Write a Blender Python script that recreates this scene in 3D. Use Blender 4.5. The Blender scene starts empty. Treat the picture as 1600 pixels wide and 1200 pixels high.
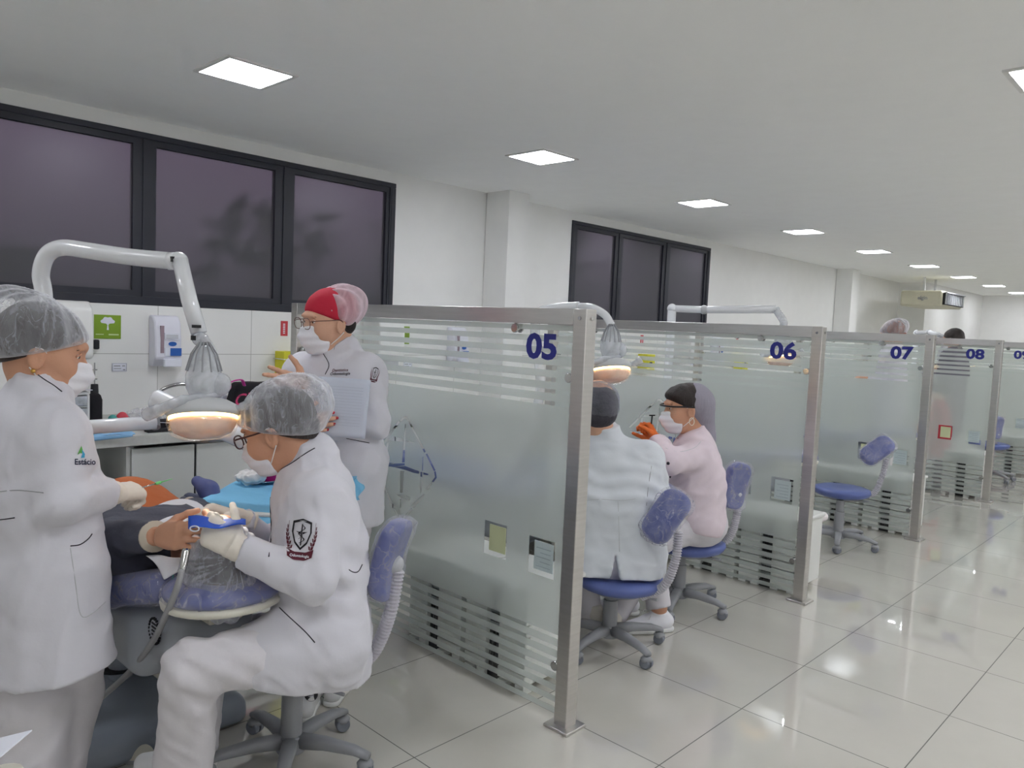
import bpy, bmesh, math, random
import numpy as np
from mathutils import Vector, Matrix
from mathutils.bvhtree import BVHTree
random.seed(7); np.random.seed(7)
SC = bpy.context.scene
COL = SC.collection
pi = math.pi

# ------------------------------------------------------------------ camera
F_PX = 1202.1335
R = np.array([[0.6929511748, 0.0233781106, -0.7206053936],
              [-0.7196528008, 0.0831471364, -0.6893376531],
              [0.0438008630, 0.9962630263, 0.0744410286]])
CAM = np.array([0.0, 0.0, 1.5])
cd = bpy.data.cameras.new('camera')
cam = bpy.data.objects.new('camera', cd); COL.objects.link(cam)
cd.sensor_width = 36; cd.lens = 36 * F_PX / 1600; cd.clip_start = 0.02; cd.clip_end = 200
M = Matrix.Identity(4)
for i in range(3):
    for j in range(3): M[i][j] = R[i][j]
    M[i][3] = CAM[i]
cam.matrix_world = M
SC.camera = cam

def ray(px, py):
    return R @ np.array([px - 800, -(py - 600), -F_PX]) / F_PX
def at(px, py, d=None, x=None, y=None, z=None):
    """point of the place seen at a pixel, at camera depth d or on a plane x / y / z"""
    r = ray(px, py)
    if d is not None: return CAM + r * d
    for i, v in enumerate((x, y, z)):
        if v is not None: return CAM + r * ((v - CAM[i]) / r[i])
SR = np.array([.6935, -.7204, 0.]); SG = np.array([.7204, .6935, 0.]); UP = np.array([0, 0, 1.])   # ground directions to the camera's right and ahead

# ------------------------------------------------------------------ view, world
SC.view_settings.view_transform = 'Standard'; SC.view_settings.look = 'None'
SC.view_settings.gamma = 1; SC.view_settings.use_curve_mapping = False
SC.view_settings.exposure = 0.0
try:
    SC.cycles.use_denoising = True
    SC.cycles.max_bounces = 14; SC.cycles.diffuse_bounces = 9; SC.cycles.transmission_bounces = 12; SC.cycles.transparent_max_bounces = 24
    SC.cycles.sample_clamp_indirect = 6
except Exception: pass
PANEL = 40.0          # ceiling panel emission strength
def lin(c):
    return tuple(((v/255)/12.92 if v/255 <= .04045 else ((v/255+.055)/1.055)**2.4) for v in c) + (1,)
w = bpy.data.worlds.new('world'); SC.world = w; w.use_nodes = True
nt = w.node_tree; nt.nodes.clear()
o_ = nt.nodes.new('ShaderNodeOutputWorld'); b_ = nt.nodes.new('ShaderNodeBackground')
tc = nt.nodes.new('ShaderNodeTexCoord'); sx = nt.nodes.new('ShaderNodeSeparateXYZ'); rp = nt.nodes.new('ShaderNodeValToRGB')
nt.links.new(tc.outputs['Generated'], sx.inputs[0]); nt.links.new(sx.outputs['Z'], rp.inputs[0])
rp.color_ramp.elements[0].position = 0.0; rp.color_ramp.elements[0].color = lin((46, 47, 54))
rp.color_ramp.elements[1].position = .22; rp.color_ramp.elements[1].color = lin((235, 212, 232))
nt.links.new(rp.outputs[0], b_.inputs[0]); b_.inputs[1].default_value = 1.7; nt.links.new(b_.outputs[0], o_.inputs[0])

# ------------------------------------------------------------------ materials
MATS = {}
def mat(name, col, rough=.5, metal=0., bump=0., bscale=40., var=.04, vscale=6., emit=None, es=1., coat=0., spec=.5, sheen=0., trans=0., ior=1.45, stretch=None):
    if name in MATS: return MATS[name]
    m = bpy.data.materials.new(name); m.use_nodes = True; MATS[name] = m
    nt = m.node_tree; p = nt.nodes['Principled BSDF']; L = nt.links
    c = lin(col)
    tc = nt.nodes.new('ShaderNodeTexCoord'); mp = nt.nodes.new('ShaderNodeMapping')
    if stretch: mp.inputs['Scale'].default_value = stretch
    L.new(tc.outputs['Object'], mp.inputs[0])
    n = nt.nodes.new('ShaderNodeTexNoise'); n.inputs['Scale'].default_value = vscale; n.inputs['Detail'].default_value = 4
    L.new(mp.outputs[0], n.inputs['Vector'])
    r = nt.nodes.new('ShaderNodeValToRGB')
    r.color_ramp.elements[0].position = .3; r.color_ramp.elements[1].position = .7
    r.color_ramp.elements[0].color = tuple(max(0, v*(1-var)) for v in c[:3]) + (1,)
    r.color_ramp.elements[1].color = tuple(min(1, v*(1+var)) for v in c[:3]) + (1,)
    L.new(n.outputs[0], r.inputs[0]); L.new(r.outputs[0], p.inputs['Base Color'])
    p.inputs['Roughness'].default_value = rough; p.inputs['Metallic'].default_value = metal
    p.inputs['Specular IOR Level'].default_value = spec; p.inputs['Coat Weight'].default_value = coat; p.inputs['Coat Roughness'].default_value = .08
    p.inputs['Sheen Weight'].default_value = sheen; p.inputs['Transmission Weight'].default_value = trans; p.inputs['IOR'].default_value = ior
    if bump:
        n2 = nt.nodes.new('ShaderNodeTexNoise'); n2.inputs['Scale'].default_value = bscale; n2.inputs['Detail'].default_value = 5
        L.new(mp.outputs[0], n2.inputs['Vector'])
        b = nt.nodes.new('ShaderNodeBump'); b.inputs['Strength'].default_value = bump; b.inputs['Distance'].default_value = .01
        L.new(n2.outputs[0], b.inputs['Height']); L.new(b.outputs[0], p.inputs['Normal'])
    if emit is not None:
        p.inputs['Emission Color'].default_value = lin(emit); p.inputs['Emission Strength'].default_value = es
    return m

def veil(name, col, lo, hi, scale=30., stretch=(1, 1, 1), rough=.6, glossy=0., edge=0., bstr=.5, crease=0.):
    """thin see-through sheet: noise decides how opaque it is (cap fabric, plastic film)"""
    m = bpy.data.materials.new(name); m.use_nodes = True; MATS[name] = m
    nt = m.node_tree; nt.nodes.clear(); L = nt.links
    o = nt.nodes.new('ShaderNodeOutputMaterial'); t = nt.nodes.new('ShaderNodeBsdfTransparent')
    p = nt.nodes.new('ShaderNodeBsdfPrincipled'); p.inputs['Base Color'].default_value = lin(col); p.inputs['Roughness'].default_value = rough
    if glossy: p.inputs['Coat Weight'].default_value = glossy; p.inputs['Coat Roughness'].default_value = .05
    tc = nt.nodes.new('ShaderNodeTexCoord'); mp = nt.nodes.new('ShaderNodeMapping'); mp.inputs['Scale'].default_value = stretch
    n = nt.nodes.new('ShaderNodeTexNoise'); n.inputs['Scale'].default_value = scale; n.inputs['Detail'].default_value = 6; n.inputs['Distortion'].default_value = .6
    mr = nt.nodes.new('ShaderNodeMapRange'); mr.inputs[1].default_value = .35; mr.inputs[2].default_value = .68; mr.inputs[3].default_value = lo; mr.inputs[4].default_value = hi
    L.new(tc.outputs['Object'], mp.inputs[0]); L.new(mp.outputs[0], n.inputs['Vector']); L.new(n.outputs[0], mr.inputs[0])
    b = nt.nodes.new('ShaderNodeBump'); b.inputs['Strength'].default_value = bstr; b.inputs['Distance'].default_value = .01; L.new(n.outputs[0], b.inputs['Height']); L.new(b.outputs[0], p.inputs['Normal'])
    if crease:    # crease highlights put into the opacity as thin paler lines
        n3 = nt.nodes.new('ShaderNodeTexNoise'); n3.inputs['Scale'].default_value = scale*.55; n3.inputs['Detail'].default_value = 2; n3.inputs['Distortion'].default_value = 1.2; L.new(mp.outputs[0], n3.inputs['Vector'])
        c1 = nt.nodes.new('ShaderNodeMath'); c1.operation = 'SUBTRACT'; c1.inputs[1].default_value = .5; L.new(n3.outputs[0], c1.inputs[0])
        c2 = nt.nodes.new('ShaderNodeMath'); c2.operation = 'ABSOLUTE'; L.new(c1.outputs[0], c2.inputs[0])
        c3 = nt.nodes.new('ShaderNodeMapRange'); c3.inputs[1].default_value = 0; c3.inputs[2].default_value = .028; c3.inputs[3].default_value = crease; c3.inputs[4].default_value = 0; L.new(c2.outputs[0], c3.inputs[0])
        c4 = nt.nodes.new('ShaderNodeMath'); c4.operation = 'ADD'; c4.use_clamp = True; L.new(mr.outputs[0], c4.inputs[0]); L.new(c3.outputs[0], c4.inputs[1]); mr = c4
    if edge:      # a sheer sheet seen at a slant passes less light
        lw = nt.nodes.new('ShaderNodeLayerWeight'); lw.inputs[0].default_value = .35; ad = nt.nodes.new('ShaderNodeMath'); ad.operation = 'MULTIPLY_ADD'; ad.use_clamp = True
        L.new(lw.outputs['Facing'], ad.inputs[0]); ad.inputs[1].default_value = edge; L.new(mr.outputs[0], ad.inputs[2]); fac = ad.outputs[0]
    else: fac = mr.outputs[0]
    mx = nt.nodes.new('ShaderNodeMixShader'); L.new(fac, mx.inputs[0]); L.new(t.outputs[0], mx.inputs[1]); L.new(p.outputs[0], mx.inputs[2]); L.new(mx.outputs[0], o.inputs[0])
    return m

def glass_mat():
    m = bpy.data.materials.new('clear_glass'); m.use_nodes = True
    nt = m.node_tree; nt.nodes.clear(); L = nt.links
    o = nt.nodes.new('ShaderNodeOutputMaterial'); t = nt.nodes.new('ShaderNodeBsdfTransparent'); g = nt.nodes.new('ShaderNodeBsdfGlossy'); f = nt.nodes.new('ShaderNodeFresnel')
    t.inputs[0].default_value = (.98, .99, .985, 1); g.inputs['Roughness'].default_value = .02; f.inputs['IOR'].default_value = 1.45
    ge = nt.nodes.new('ShaderNodeNewGeometry'); s1 = nt.nodes.new('ShaderNodeMath'); s1.operation = 'SUBTRACT'; s1.inputs[0].default_value = 1; L.new(ge.outputs['Backfacing'], s1.inputs[1])
    s2 = nt.nodes.new('ShaderNodeMath'); s2.operation = 'MULTIPLY'; L.new(s1.outputs[0], s2.inputs[0]); L.new(f.outputs[0], s2.inputs[1])   # only the outer face reflects
    mx = nt.nodes.new('ShaderNodeMixShader'); L.new(s2.outputs[0], mx.inputs[0]); L.new(t.outputs[0], mx.inputs[1]); L.new(g.outputs[0], mx.inputs[2]); L.new(mx.outputs[0], o.inputs[0])
    return m
def frost_mat():
    m = bpy.data.materials.new('frosted_film'); m.use_nodes = True
    nt = m.node_tree; nt.nodes.clear(); L = nt.links
    o = nt.nodes.new('ShaderNodeOutputMaterial')
    rf = nt.nodes.new('ShaderNodeBsdfRefraction'); rf.inputs['Color'].default_value = (.975, .985, .98, 1); rf.inputs['Roughness'].default_value = .22; rf.inputs['IOR'].default_value = 1.3
    df = nt.nodes.new('ShaderNodeBsdfDiffuse'); df.inputs[0].default_value = (.86, .91, .885, 1)
    tl = nt.nodes.new('ShaderNodeBsdfTranslucent'); tl.inputs[0].default_value = (.90, .95, .925, 1)
    gl = nt.nodes.new('ShaderNodeBsdfGlossy'); gl.inputs['Roughness'].default_value = .12
    a = nt.nodes.new('ShaderNodeMixShader'); a.inputs[0].default_value = .45; L.new(df.outputs[0], a.inputs[1]); L.new(tl.outputs[0], a.inputs[2])
    b = nt.nodes.new('ShaderNodeMixShader'); b.inputs[0].default_value = .44; L.new(rf.outputs[0], b.inputs[1]); L.new(a.outputs[0], b.inputs[2])
    f = nt.nodes.new('ShaderNodeFresnel'); f.inputs['IOR'].default_value = 1.3
    c = nt.nodes.new('ShaderNodeMixShader'); L.new(f.outputs[0], c.inputs[0]); L.new(b.outputs[0], c.inputs[1]); L.new(gl.outputs[0], c.inputs[2])
    L.new(c.outputs[0], o.inputs[0])
    return m
def tiles_mat(name, col, joint, sx, sy, ox, oy, ax, ay, jw, rough, var=.03, coat_=0.):
    """tile grid from object-space position: ax, ay axes, sx, sy pitch, ox, oy offset"""
    m = bpy.data.materials.new(name); m.use_nodes = True
    nt = m.node_tree; p = nt.nodes['Principled BSDF']; L = nt.links
    tc = nt.nodes.new('ShaderNodeTexCoord'); s = nt.nodes.new('ShaderNodeSeparateXYZ'); L.new(tc.outputs['Object'], s.inputs[0])
    def line(a, pitch, off):
        q = nt.nodes.new('ShaderNodeMath'); q.operation = 'SUBTRACT'; q.inputs[1].default_value = off - jw/2 ; L.new(s.outputs[a], q.inputs[0])
        k = nt.nodes.new('ShaderNodeMath'); k.operation = 'FLOORED_MODULO'; k.inputs[1].default_value = pitch; L.new(q.outputs[0], k.inputs[0])
        t = nt.nodes.new('ShaderNodeMath'); t.operation = 'LESS_THAN'; t.inputs[1].default_value = jw; L.new(k.outputs[0], t.inputs[0]); return t
    a, b = line(ax, sx, ox), line(ay, sy, oy)
    mx = nt.nodes.new('ShaderNodeMath'); mx.operation = 'MAXIMUM'; L.new(a.outputs[0], mx.inputs[0]); L.new(b.outputs[0], mx.inputs[1])
    n = nt.nodes.new('ShaderNodeTexNoise'); n.inputs['Scale'].default_value = 3; n.inputs['Detail'].default_value = 6; L.new(tc.outputs['Object'], n.inputs['Vector'])
    r = nt.nodes.new('ShaderNodeValToRGB'); c = lin(col)
    r.color_ramp.elements[0].position = .35; r.color_ramp.elements[1].position = .65
    r.color_ramp.elements[0].color = tuple(v*(1-var) for v in c[:3])+(1,); r.color_ramp.elements[1].color = tuple(min(1, v*(1+var)) for v in c[:3])+(1,)
    L.new(n.outputs[0], r.inputs[0])
    mc = nt.nodes.new('ShaderNodeMix'); mc.data_type = 'RGBA'; L.new(mx.outputs[0], mc.inputs[0]); L.new(r.outputs[0], mc.inputs[6]); mc.inputs[7].default_value = lin(joint)
    L.new(mc.outputs[2], p.inputs['Base Color'])
    rr = nt.nodes.new('ShaderNodeMapRange'); rr.inputs[3].default_value = rough; rr.inputs[4].default_value = .7; L.new(mx.outputs[0], rr.inputs[0]); L.new(rr.outputs[0], p.inputs['Roughness'])
    p.inputs['Coat Weight'].default_value = coat_; p.inputs['Coat Roughness'].default_value = .012; p.inputs['Coat IOR'].default_value = 1.6
    MATS[name] = m
    return m

WHITE_COAT = mat('coat_cotton', (212, 211, 219), .85, bump=.25, bscale=14, var=.02, sheen=.2)
PINK_COAT = mat('pale_pink_coat_cotton', (222, 208, 216), .85, bump=.25, bscale=14, var=.02)
PANTS = mat('white_trouser_cotton', (212, 209, 214), .85, bump=.3, bscale=12, var=.03)
SKIN = mat('skin', (200, 150, 122), .55, bump=.08, bscale=120, var=.05)
SKIN_L = mat('light_skin', (212, 166, 140), .55, bump=.08, bscale=120, var=.05)
HAIR = mat('dark_hair', (42, 34, 32), .5, bump=.5, bscale=60, var=.3, stretch=(3, 3, .4))
GLOVE = mat('latex_glove', (232, 224, 212), .55, bump=.25, bscale=40, var=.03)
MASK = mat('mask_nonwoven', (236, 236, 242), .9, bump=.1, bscale=90, var=.02)
STRAP = mat('mask_strap_elastic', (232, 232, 232), .8)
PIPING = mat('dark_piping', (38, 34, 46), .7)
MAROON = mat('maroon_thread', (86, 26, 42), .8)
INK = mat('black_thread', (32, 28, 36), .8)
NAVY = mat('navy_vinyl_digits', (36, 42, 128), .4)
STEEL = mat('brushed_steel', (206, 203, 200), .3, metal=1., bump=.06, bscale=30, var=.05, stretch=(1, 1, 14))
STEEL_H = mat('brushed_steel_rail', (208, 207, 206), .3, metal=1., bump=.06, bscale=30, var=.05, stretch=(14, 1, 14))
CHROME = mat('chrome', (200, 200, 200), .12, metal=1.)
WHITE_EN = mat('white_enamel', (232, 234, 238), .22, coat=.5, var=.01)
WHITE_PL = mat('white_plastic', (226, 226, 224), .4, var=.02)
GREY_PL = mat('grey_plastic', (150, 152, 156), .45, var=.03)
GREY_L = mat('light_grey_plastic', (186, 188, 192), .42, var=.03)
GREY_CH = mat('chair_shell_grey', (160, 165, 172), .42, var=.03)
GREY_BASE = mat('chair_base_grey', (140, 147, 158), .35, var=.04)
CREAM = mat('cream_metal', (216, 213, 200), .4)
DARK = mat('dark_plastic', (28, 28, 32), .5)
BLUE_V = mat('blue_vinyl', (92, 106, 164), .38, bump=.04, bscale=60, var=.04)
BLUE_D = mat('blue_vinyl_dark', (88, 96, 146), .42, bump=.04, bscale=60, var=.05)
RIB_W = mat('ribbed_tube_grey', (190, 188, 196), .5)
WHEEL = mat('caster_grey', (122, 126, 136), .45)
LAM = mat('white_laminate', (214, 216, 214), .35, var=.015)
COUNTER = mat('granite_worktop_white', (204, 204, 200), .3, var=.04, vscale=60)
DRAPE = mat('blue_drape', (130, 196, 232), .85, bump=.3, bscale=16, var=.05)
FRAME = mat('window_frame_black', (40, 42, 52), .45, var=.05)
PAPER = mat('white_paper', (226, 228, 238), .8, var=.01)
RUBBER = mat('black_fabric', (24, 22, 28), .85, bump=.3, bscale=50)
MAGENTA = mat('magenta_card', (202, 30, 140), .5)
CLEAR = glass_mat(); FROST = frost_mat()
CAP = veil('cap_nonwoven', (222, 224, 232), .12, .26, 34, (1.6, 1.6, .45), edge=.80, bstr=.25, crease=.13)
CAP_RED = veil('cap_over_red', (232, 214, 224), .38, .6, 22, (1.5, 1.5, .6), edge=.5, bstr=.3)
FILM = veil('plastic_film_wrap', (225, 225, 240), .02, .18, 24, (1, 1, 1), .12, .8, edge=.25, bstr=.9, crease=.26)
PLAST = veil('milky_plastic', (214, 218, 224), .5, .85, 16, (1, 1, 1), .25, .5)

# ------------------------------------------------------------------ objects
def tag(o, label=None, cat=None, group=None, kind=None):
    if label: o['label'] = label
    if cat: o['category'] = cat
    if group: o['group'] = group
    if kind: o['kind'] = kind
    return o
def thing(name, label, cat, loc=(0, 0, 0), group=None):
    o = bpy.data.objects.new(name, None); COL.objects.link(o); o.location = tuple(map(float, loc)); o.empty_display_size = .1
    return tag(o, label, cat, group)
def top(o):
    while o.parent: o = o.parent
    return o
def part(name, g, m, parent=None, smooth=False, bevel=0., label=None, kind=None, seg=2, ang=35):
    """one mesh object; g = (verts, faces) in world coordinates (or in the thing's own frame when the thing stands at the origin)"""
    V, Fc = g
    V = np.asarray(V, float).reshape(-1, 3)
    if parent is not None: V = V - np.array(top(parent).location)
    me = bpy.data.meshes.new(name)
    me.from_pydata(V.tolist(), [], [tuple(int(i) for i in f) for f in Fc]); me.validate()
    if len(Fc) < 20000:
        bm = bmesh.new(); bm.from_mesh(me); bmesh.ops.recalc_face_normals(bm, faces=bm.faces); bm.to_mesh(me); bm.free()
    me.update()
    if smooth: me.polygons.foreach_set('use_smooth', [True]*len(me.polygons))
    mats = m if isinstance(m, (list, tuple)) else [m]
    for x in mats: me.materials.append(x)
    o = bpy.data.objects.new(name, me); COL.objects.link(o)
    if parent is not None: o.parent = parent
    if bevel:
        b = o.modifiers.new('bevel', 'BEVEL'); b.width = bevel; b.segments = seg; b.limit_method = 'ANGLE'; b.angle_limit = math.radians(ang)
        for p in me.polygons: p.use_smooth = True
        try: me.set_sharp_from_angle(angle=math.radians(40))
        except Exception: pass
    if label: o['label'] = label
    if kind: o['kind'] = kind
    return o
def single(name, label, cat, g, m, loc, group=None, **k):
    """a top-level thing that is one mesh"""
    V, Fc = g; V = np.asarray(V, float) - np.array(loc)
    o = part(name, (V, Fc), m, None, **k); o.location = tuple(map(float, loc))
    return tag(o, label, cat, group)
def struct(name, g, m, **k):
    o = part(name, g, m, None, **k); o['kind'] = 'structure'; return o
def copy_tree(o, parent=None):
    c = o.copy(); COL.objects.link(c)
    if parent is not None: c.parent = parent
    for ch in list(o.children): copy_tree(ch, c)
    return c

def join(*gs):
    V = []; Fc = []; n = 0
    for g in gs:
        v, f = g
        V.extend(np.asarray(v, float).reshape(-1, 3).tolist()); Fc.extend([[i+n for i in q] for q in f]); n = len(V)
    return V, Fc
def xf(g, rotz=0., t=(0, 0, 0), mtx=None):
    V = np.asarray(g[0], float)
    if mtx is not None: V = V @ np.asarray(mtx).T
    c, s = math.cos(rotz), math.sin(rotz)
    V = V @ np.array([[c, s, 0], [-s, c, 0], [0, 0, 1]]) + np.array(t)
    return V, g[1]
def box(x0, x1, y0, y1, z0, z1):
    V = [(x, y, z) for x in (x0, x1) for y in (y0, y1) for z in (z0, z1)]
    return V, [(0, 1, 3, 2), (4, 6, 7, 5), (0, 4, 5, 1), (2, 3, 7, 6), (0, 2, 6, 4), (1, 5, 7, 3)]
def cbox(c, s, X=None, Y=None, Z=None):
    h = np.array(s)/2
    g = box(-h[0], h[0], -h[1], h[1], -h[2], h[2]); V = np.array(g[0])
    if X is not None: V = V @ np.array([X, Y, Z])
    return V + np.array(c), g[1]
def nrm(v): v = np.asarray(v, float); return v/(np.linalg.norm(v)+1e-12)
def frame_path(P):
    P = np.asarray(P, float); T = np.gradient(P, axis=0); T /= np.linalg.norm(T, axis=1)[:, None]+1e-12
    n = np.cross(T[0], [0, 0, 1.]);
    if np.linalg.norm(n) < .1: n = np.cross(T[0], [1., 0, 0])
    n = nrm(n); N = [n]
    for i in range(1, len(P)):
        n = n - T[i]*np.dot(n, T[i]); n = nrm(n); N.append(n)
    N = np.array(N); return T, N, np.cross(T, N)
def tube(P, r, seg=12, caps=True, sx=1., sy=1.):
    P = np.asarray(P, float); n = len(P); r = np.broadcast_to(r, (n,))
    T, N, B = frame_path(P); a = np.linspace(0, 2*pi, seg, endpoint=False)
    V = (P[:, None] + r[:, None, None]*(np.cos(a)[None, :, None]*N[:, None]*sx + np.sin(a)[None, :, None]*B[:, None]*sy)).reshape(-1, 3)
    Fc = [(i*seg+j, i*seg+(j+1) % seg, (i+1)*seg+(j+1) % seg, (i+1)*seg+j) for i in range(n-1) for j in range(seg)]
    if caps: Fc += [tuple(range(seg))[::-1], tuple((n-1)*seg+j for j in range(seg))]
    return V, Fc
def smooth_path(P, n=8):
    P = np.asarray(P, float); out = []
    Q = np.vstack([2*P[0]-P[1], P, 2*P[-1]-P[-2]])
    for i in range(1, len(Q)-2):
        for t in np.linspace(0, 1, n, endpoint=False):
            a, b, c, d = Q[i-1], Q[i], Q[i+1], Q[i+2]
            out.append(.5*((2*b)+(-a+c)*t+(2*a-5*b+4*c-d)*t*t+(-a+3*b-3*c+d)*t**3))
    out.append(P[-1]); return np.array(out)
def lathe(prof, c=(0, 0, 0), seg=24, X=(1, 0, 0), Y=(0, 1, 0), Z=(0, 0, 1), sx=1., sy=1.):
    """profile [(r, h)] around Z"""
    X, Y, Z = map(np.array, (X, Y, Z)); V = []
    for r, h in prof:
        for j in range(seg):
            a = 2*pi*j/seg; V.append(np.array(c)+X*r*math.cos(a)*sx+Y*r*math.sin(a)*sy+Z*h)
    n = len(prof)
    Fc = [(i*seg+j, i*seg+(j+1) % seg, (i+1)*seg+(j+1) % seg, (i+1)*seg+j) for i in range(n-1) for j in range(seg)]
    Fc += [tuple(range(seg))[::-1], tuple((n-1)*seg+j for j in range(seg))]
    return V, Fc
def frame_of(z):
    z = nrm(z); x = np.cross([0, 0, 1.], z)
    if np.linalg.norm(x) < .1: x = np.cross([0, 1., 0], z)
    x = nrm(x); return x, np.cross(z, x), z
def cyl(a, b, r, r2=None, seg=20):
    a, b = np.array(a, float), np.array(b, float); X, Y, Z = frame_of(b-a); h = np.linalg.norm(b-a)
    return lathe([(r, 0), (r if r2 is None else r2, h)], a, seg, X, Y, Z)
def ball(c, r, seg=16, rings=10, X=(1, 0, 0), Y=(0, 1, 0), Z=(0, 0, 1)):
    r = np.broadcast_to(r, (3,))
    prof = [(math.sin(pi*(i+.0)/rings)*1. if 0 < i < rings else 1e-4, -math.cos(pi*i/rings)) for i in range(rings+1)]
    V, Fc = lathe(prof, (0, 0, 0), seg); V = np.array(V)*r
    return V @ np.array([X, Y, Z], float) + np.array(c), Fc
def prism(poly, O, U, Vv, N, h):
    """2-D outline [(u, v)] extruded by h along N"""
    O, U, Vv, N = map(lambda q: np.array(q, float), (O, U, Vv, N)); n = len(poly)
    A = [O+U*u+Vv*v for u, v in poly]; B = [a+N*h for a in A]
    return A+B, [tuple(range(n))[::-1], tuple(range(n, 2*n))] + [(i, (i+1) % n, n+(i+1) % n, n+i) for i in range(n)]
def rrect(w, h, r, n=5):
    out = []
    for cx, cy, a0 in ((w/2-r, h/2-r, 0), (-w/2+r, h/2-r, 90), (-w/2+r, -h/2+r, 180), (w/2-r, -h/2+r, 270)):
        for i in range(n+1):
            a = math.radians(a0+90*i/n); out.append((cx+r*math.cos(a), cy+r*math.sin(a)))
    return out
def sheet(fn, nu, nv, th=.002):
    """thin curved sheet with thickness; fn(u, v) -> point"""
    P = np.array([[fn(u, v) for v in np.linspace(0, 1, nv)] for u in np.linspace(0, 1, nu)], float)
    du = np.gradient(P, axis=0); dv = np.gradient(P, axis=1); N = np.cross(du, dv); N /= np.linalg.norm(N, axis=2)[..., None]+1e-12
    Q = P+N*th; V = np.vstack([P.reshape(-1, 3), Q.reshape(-1, 3)]); k = nu*nv; Fc = []
    ix = lambda i, j: i*nv+j
    for i in range(nu-1):
        for j in range(nv-1):
            q = (ix(i, j), ix(i+1, j), ix(i+1, j+1), ix(i, j+1)); Fc.append(q[::-1]); Fc.append(tuple(k+t for t in q))
    rim = [ix(i, 0) for i in range(nu)]+[ix(nu-1, j) for j in range(1, nv)]+[ix(i, nv-1) for i in range(nu-2, -1, -1)]+[ix(0, j) for j in range(nv-2, 0, -1)]
    for a, b in zip(rim, rim[1:]+rim[:1]): Fc.append((a, b, b+k, a+k))
    return V, Fc
def text2d(s, size=1., bold=0., shear=0., align='CENTER'):
    """flat text as (verts2d, faces)"""
    cu = bpy.data.curves.new('t', 'FONT'); cu.body = s; cu.size = size; cu.align_x = align; cu.align_y = 'CENTER'; cu.offset = bold; cu.shear = shear; cu.resolution_u = 3
    o = bpy.data.objects.new('t', cu); COL.objects.link(o)
    dg = bpy.context.evaluated_depsgraph_get(); me = bpy.data.meshes.new_from_object(o.evaluated_get(dg))
    V = np.array([v.co[:2] for v in me.vertices]).reshape(-1, 2); Fc = [tuple(p.vertices) for p in me.polygons]
    bpy.data.objects.remove(o); bpy.data.curves.remove(cu); bpy.data.meshes.remove(me)
    return V, Fc
def fill2d(loops, res=1):
    """closed 2-D outlines with holes -> flat mesh"""
    cu = bpy.data.curves.new('f', 'CURVE'); cu.dimensions = '2D'; cu.fill_mode = 'BOTH'
    for lp in loops:
        s = cu.splines.new('POLY'); s.points.add(len(lp)-1); s.use_cyclic_u = True
        for p, (x, y) in zip(s.points, lp): p.co = (x, y, 0, 1)
    o = bpy.data.objects.new('f', cu); COL.objects.link(o)
    dg = bpy.context.evaluated_depsgraph_get(); me = bpy.data.meshes.new_from_object(o.evaluated_get(dg))
    V = np.array([v.co[:2] for v in me.vertices]).reshape(-1, 2); Fc = [tuple(p.vertices) for p in me.polygons]
    bpy.data.objects.remove(o); bpy.data.curves.remove(cu); bpy.data.meshes.remove(me)
    return V, Fc
def lift(g2, O, U, Vv, N=None, h=0.):
    V2, Fc = g2; O, U, Vv = map(lambda q: np.array(q, float), (O, U, Vv))
    A = O + V2[:, :1]*U + V2[:, 1:2]*Vv
    if not h: return A, Fc
    n = len(A); B = A+np.array(N, float)*h
    cnt = {}
    for f in Fc:
        for a, b in zip(f, f[1:]+f[:1]): cnt[(a, b)] = 1
    side = [(a, b, b+n, a+n) for (a, b) in cnt if (b, a) not in cnt]
    return np.vstack([A, B]), [f[::-1] for f in Fc]+[tuple(i+n for i in f) for f in Fc]+side

# ------------------------------------------------------------------ implicit surfaces (people, cloth)
def P_cap(a, b, ra, rb=None, flat_a=False, flat_b=False, k=None, sq=None):
    a = np.array(a, float); b = np.array(b, float); rb = ra if rb is None else rb; ab = b-a; L2 = ab@ab+1e-12; n = ab/math.sqrt(L2)
    def f(P):
        t = np.clip(((P-a)@ab)/L2, 0, 1)
        q = P-a-t[:, None]*ab
        if sq is not None:
            ax, s = sq; c = q@ax; q = q+np.outer(c*(1/s-1), ax)
        d = np.sqrt((q*q).sum(1))-(ra+(rb-ra)*t)
        if flat_b: d = np.maximum(d, (P-b)@n)
        if flat_a: d = np.maximum(d, (a-P)@n)
        return d
    f.k = k; return f
def P_ell(c, r, X=(1, 0, 0), Y=(0, 1, 0), Z=(0, 0, 1), k=None):
    c = np.array(c, float); B = np.array([X, Y, Z], float); r = np.array(r, float)
    def f(P):
        q = (P-c)@B.T; k0 = np.sqrt(((q/r)**2).sum(1)); k1 = np.sqrt(((q/(r*r))**2).sum(1))
        return k0*(k0-1)/(k1+1e-9)
    f.k = k; return f
def P_box(c, h, rad, X=(1, 0, 0), Y=(0, 1, 0), Z=(0, 0, 1), k=None):
    c = np.array(c, float); B = np.array([X, Y, Z], float); h = np.array(h, float)-rad
    def f(P):
        q = np.abs((P-c)@B.T)-h
        return np.sqrt((np.maximum(q, 0)**2).sum(1))+np.minimum(q.max(1), 0)-rad
    f.k = k; return f
def smin(a, b, k):
    h = np.maximum(k-np.abs(a-b), 0)/k
    return np.minimum(a, b)-h*h*k*.25
def smax(a, b, k): return -smin(-a, -b, k)
def U_(ps, k=.03):
    ps = sorted(ps, key=lambda p: getattr(p, 'arm', 0))
    def f(P):
        d = ps[0](P)
        for p in ps[1:]:
            d = smin(d, p(P), getattr(p, 'k', None) or k)
        return d
    return f
def halfsp(p, n):
    p = np.array(p, float); n = nrm(n)
    return lambda P: (P-p)@n
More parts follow.
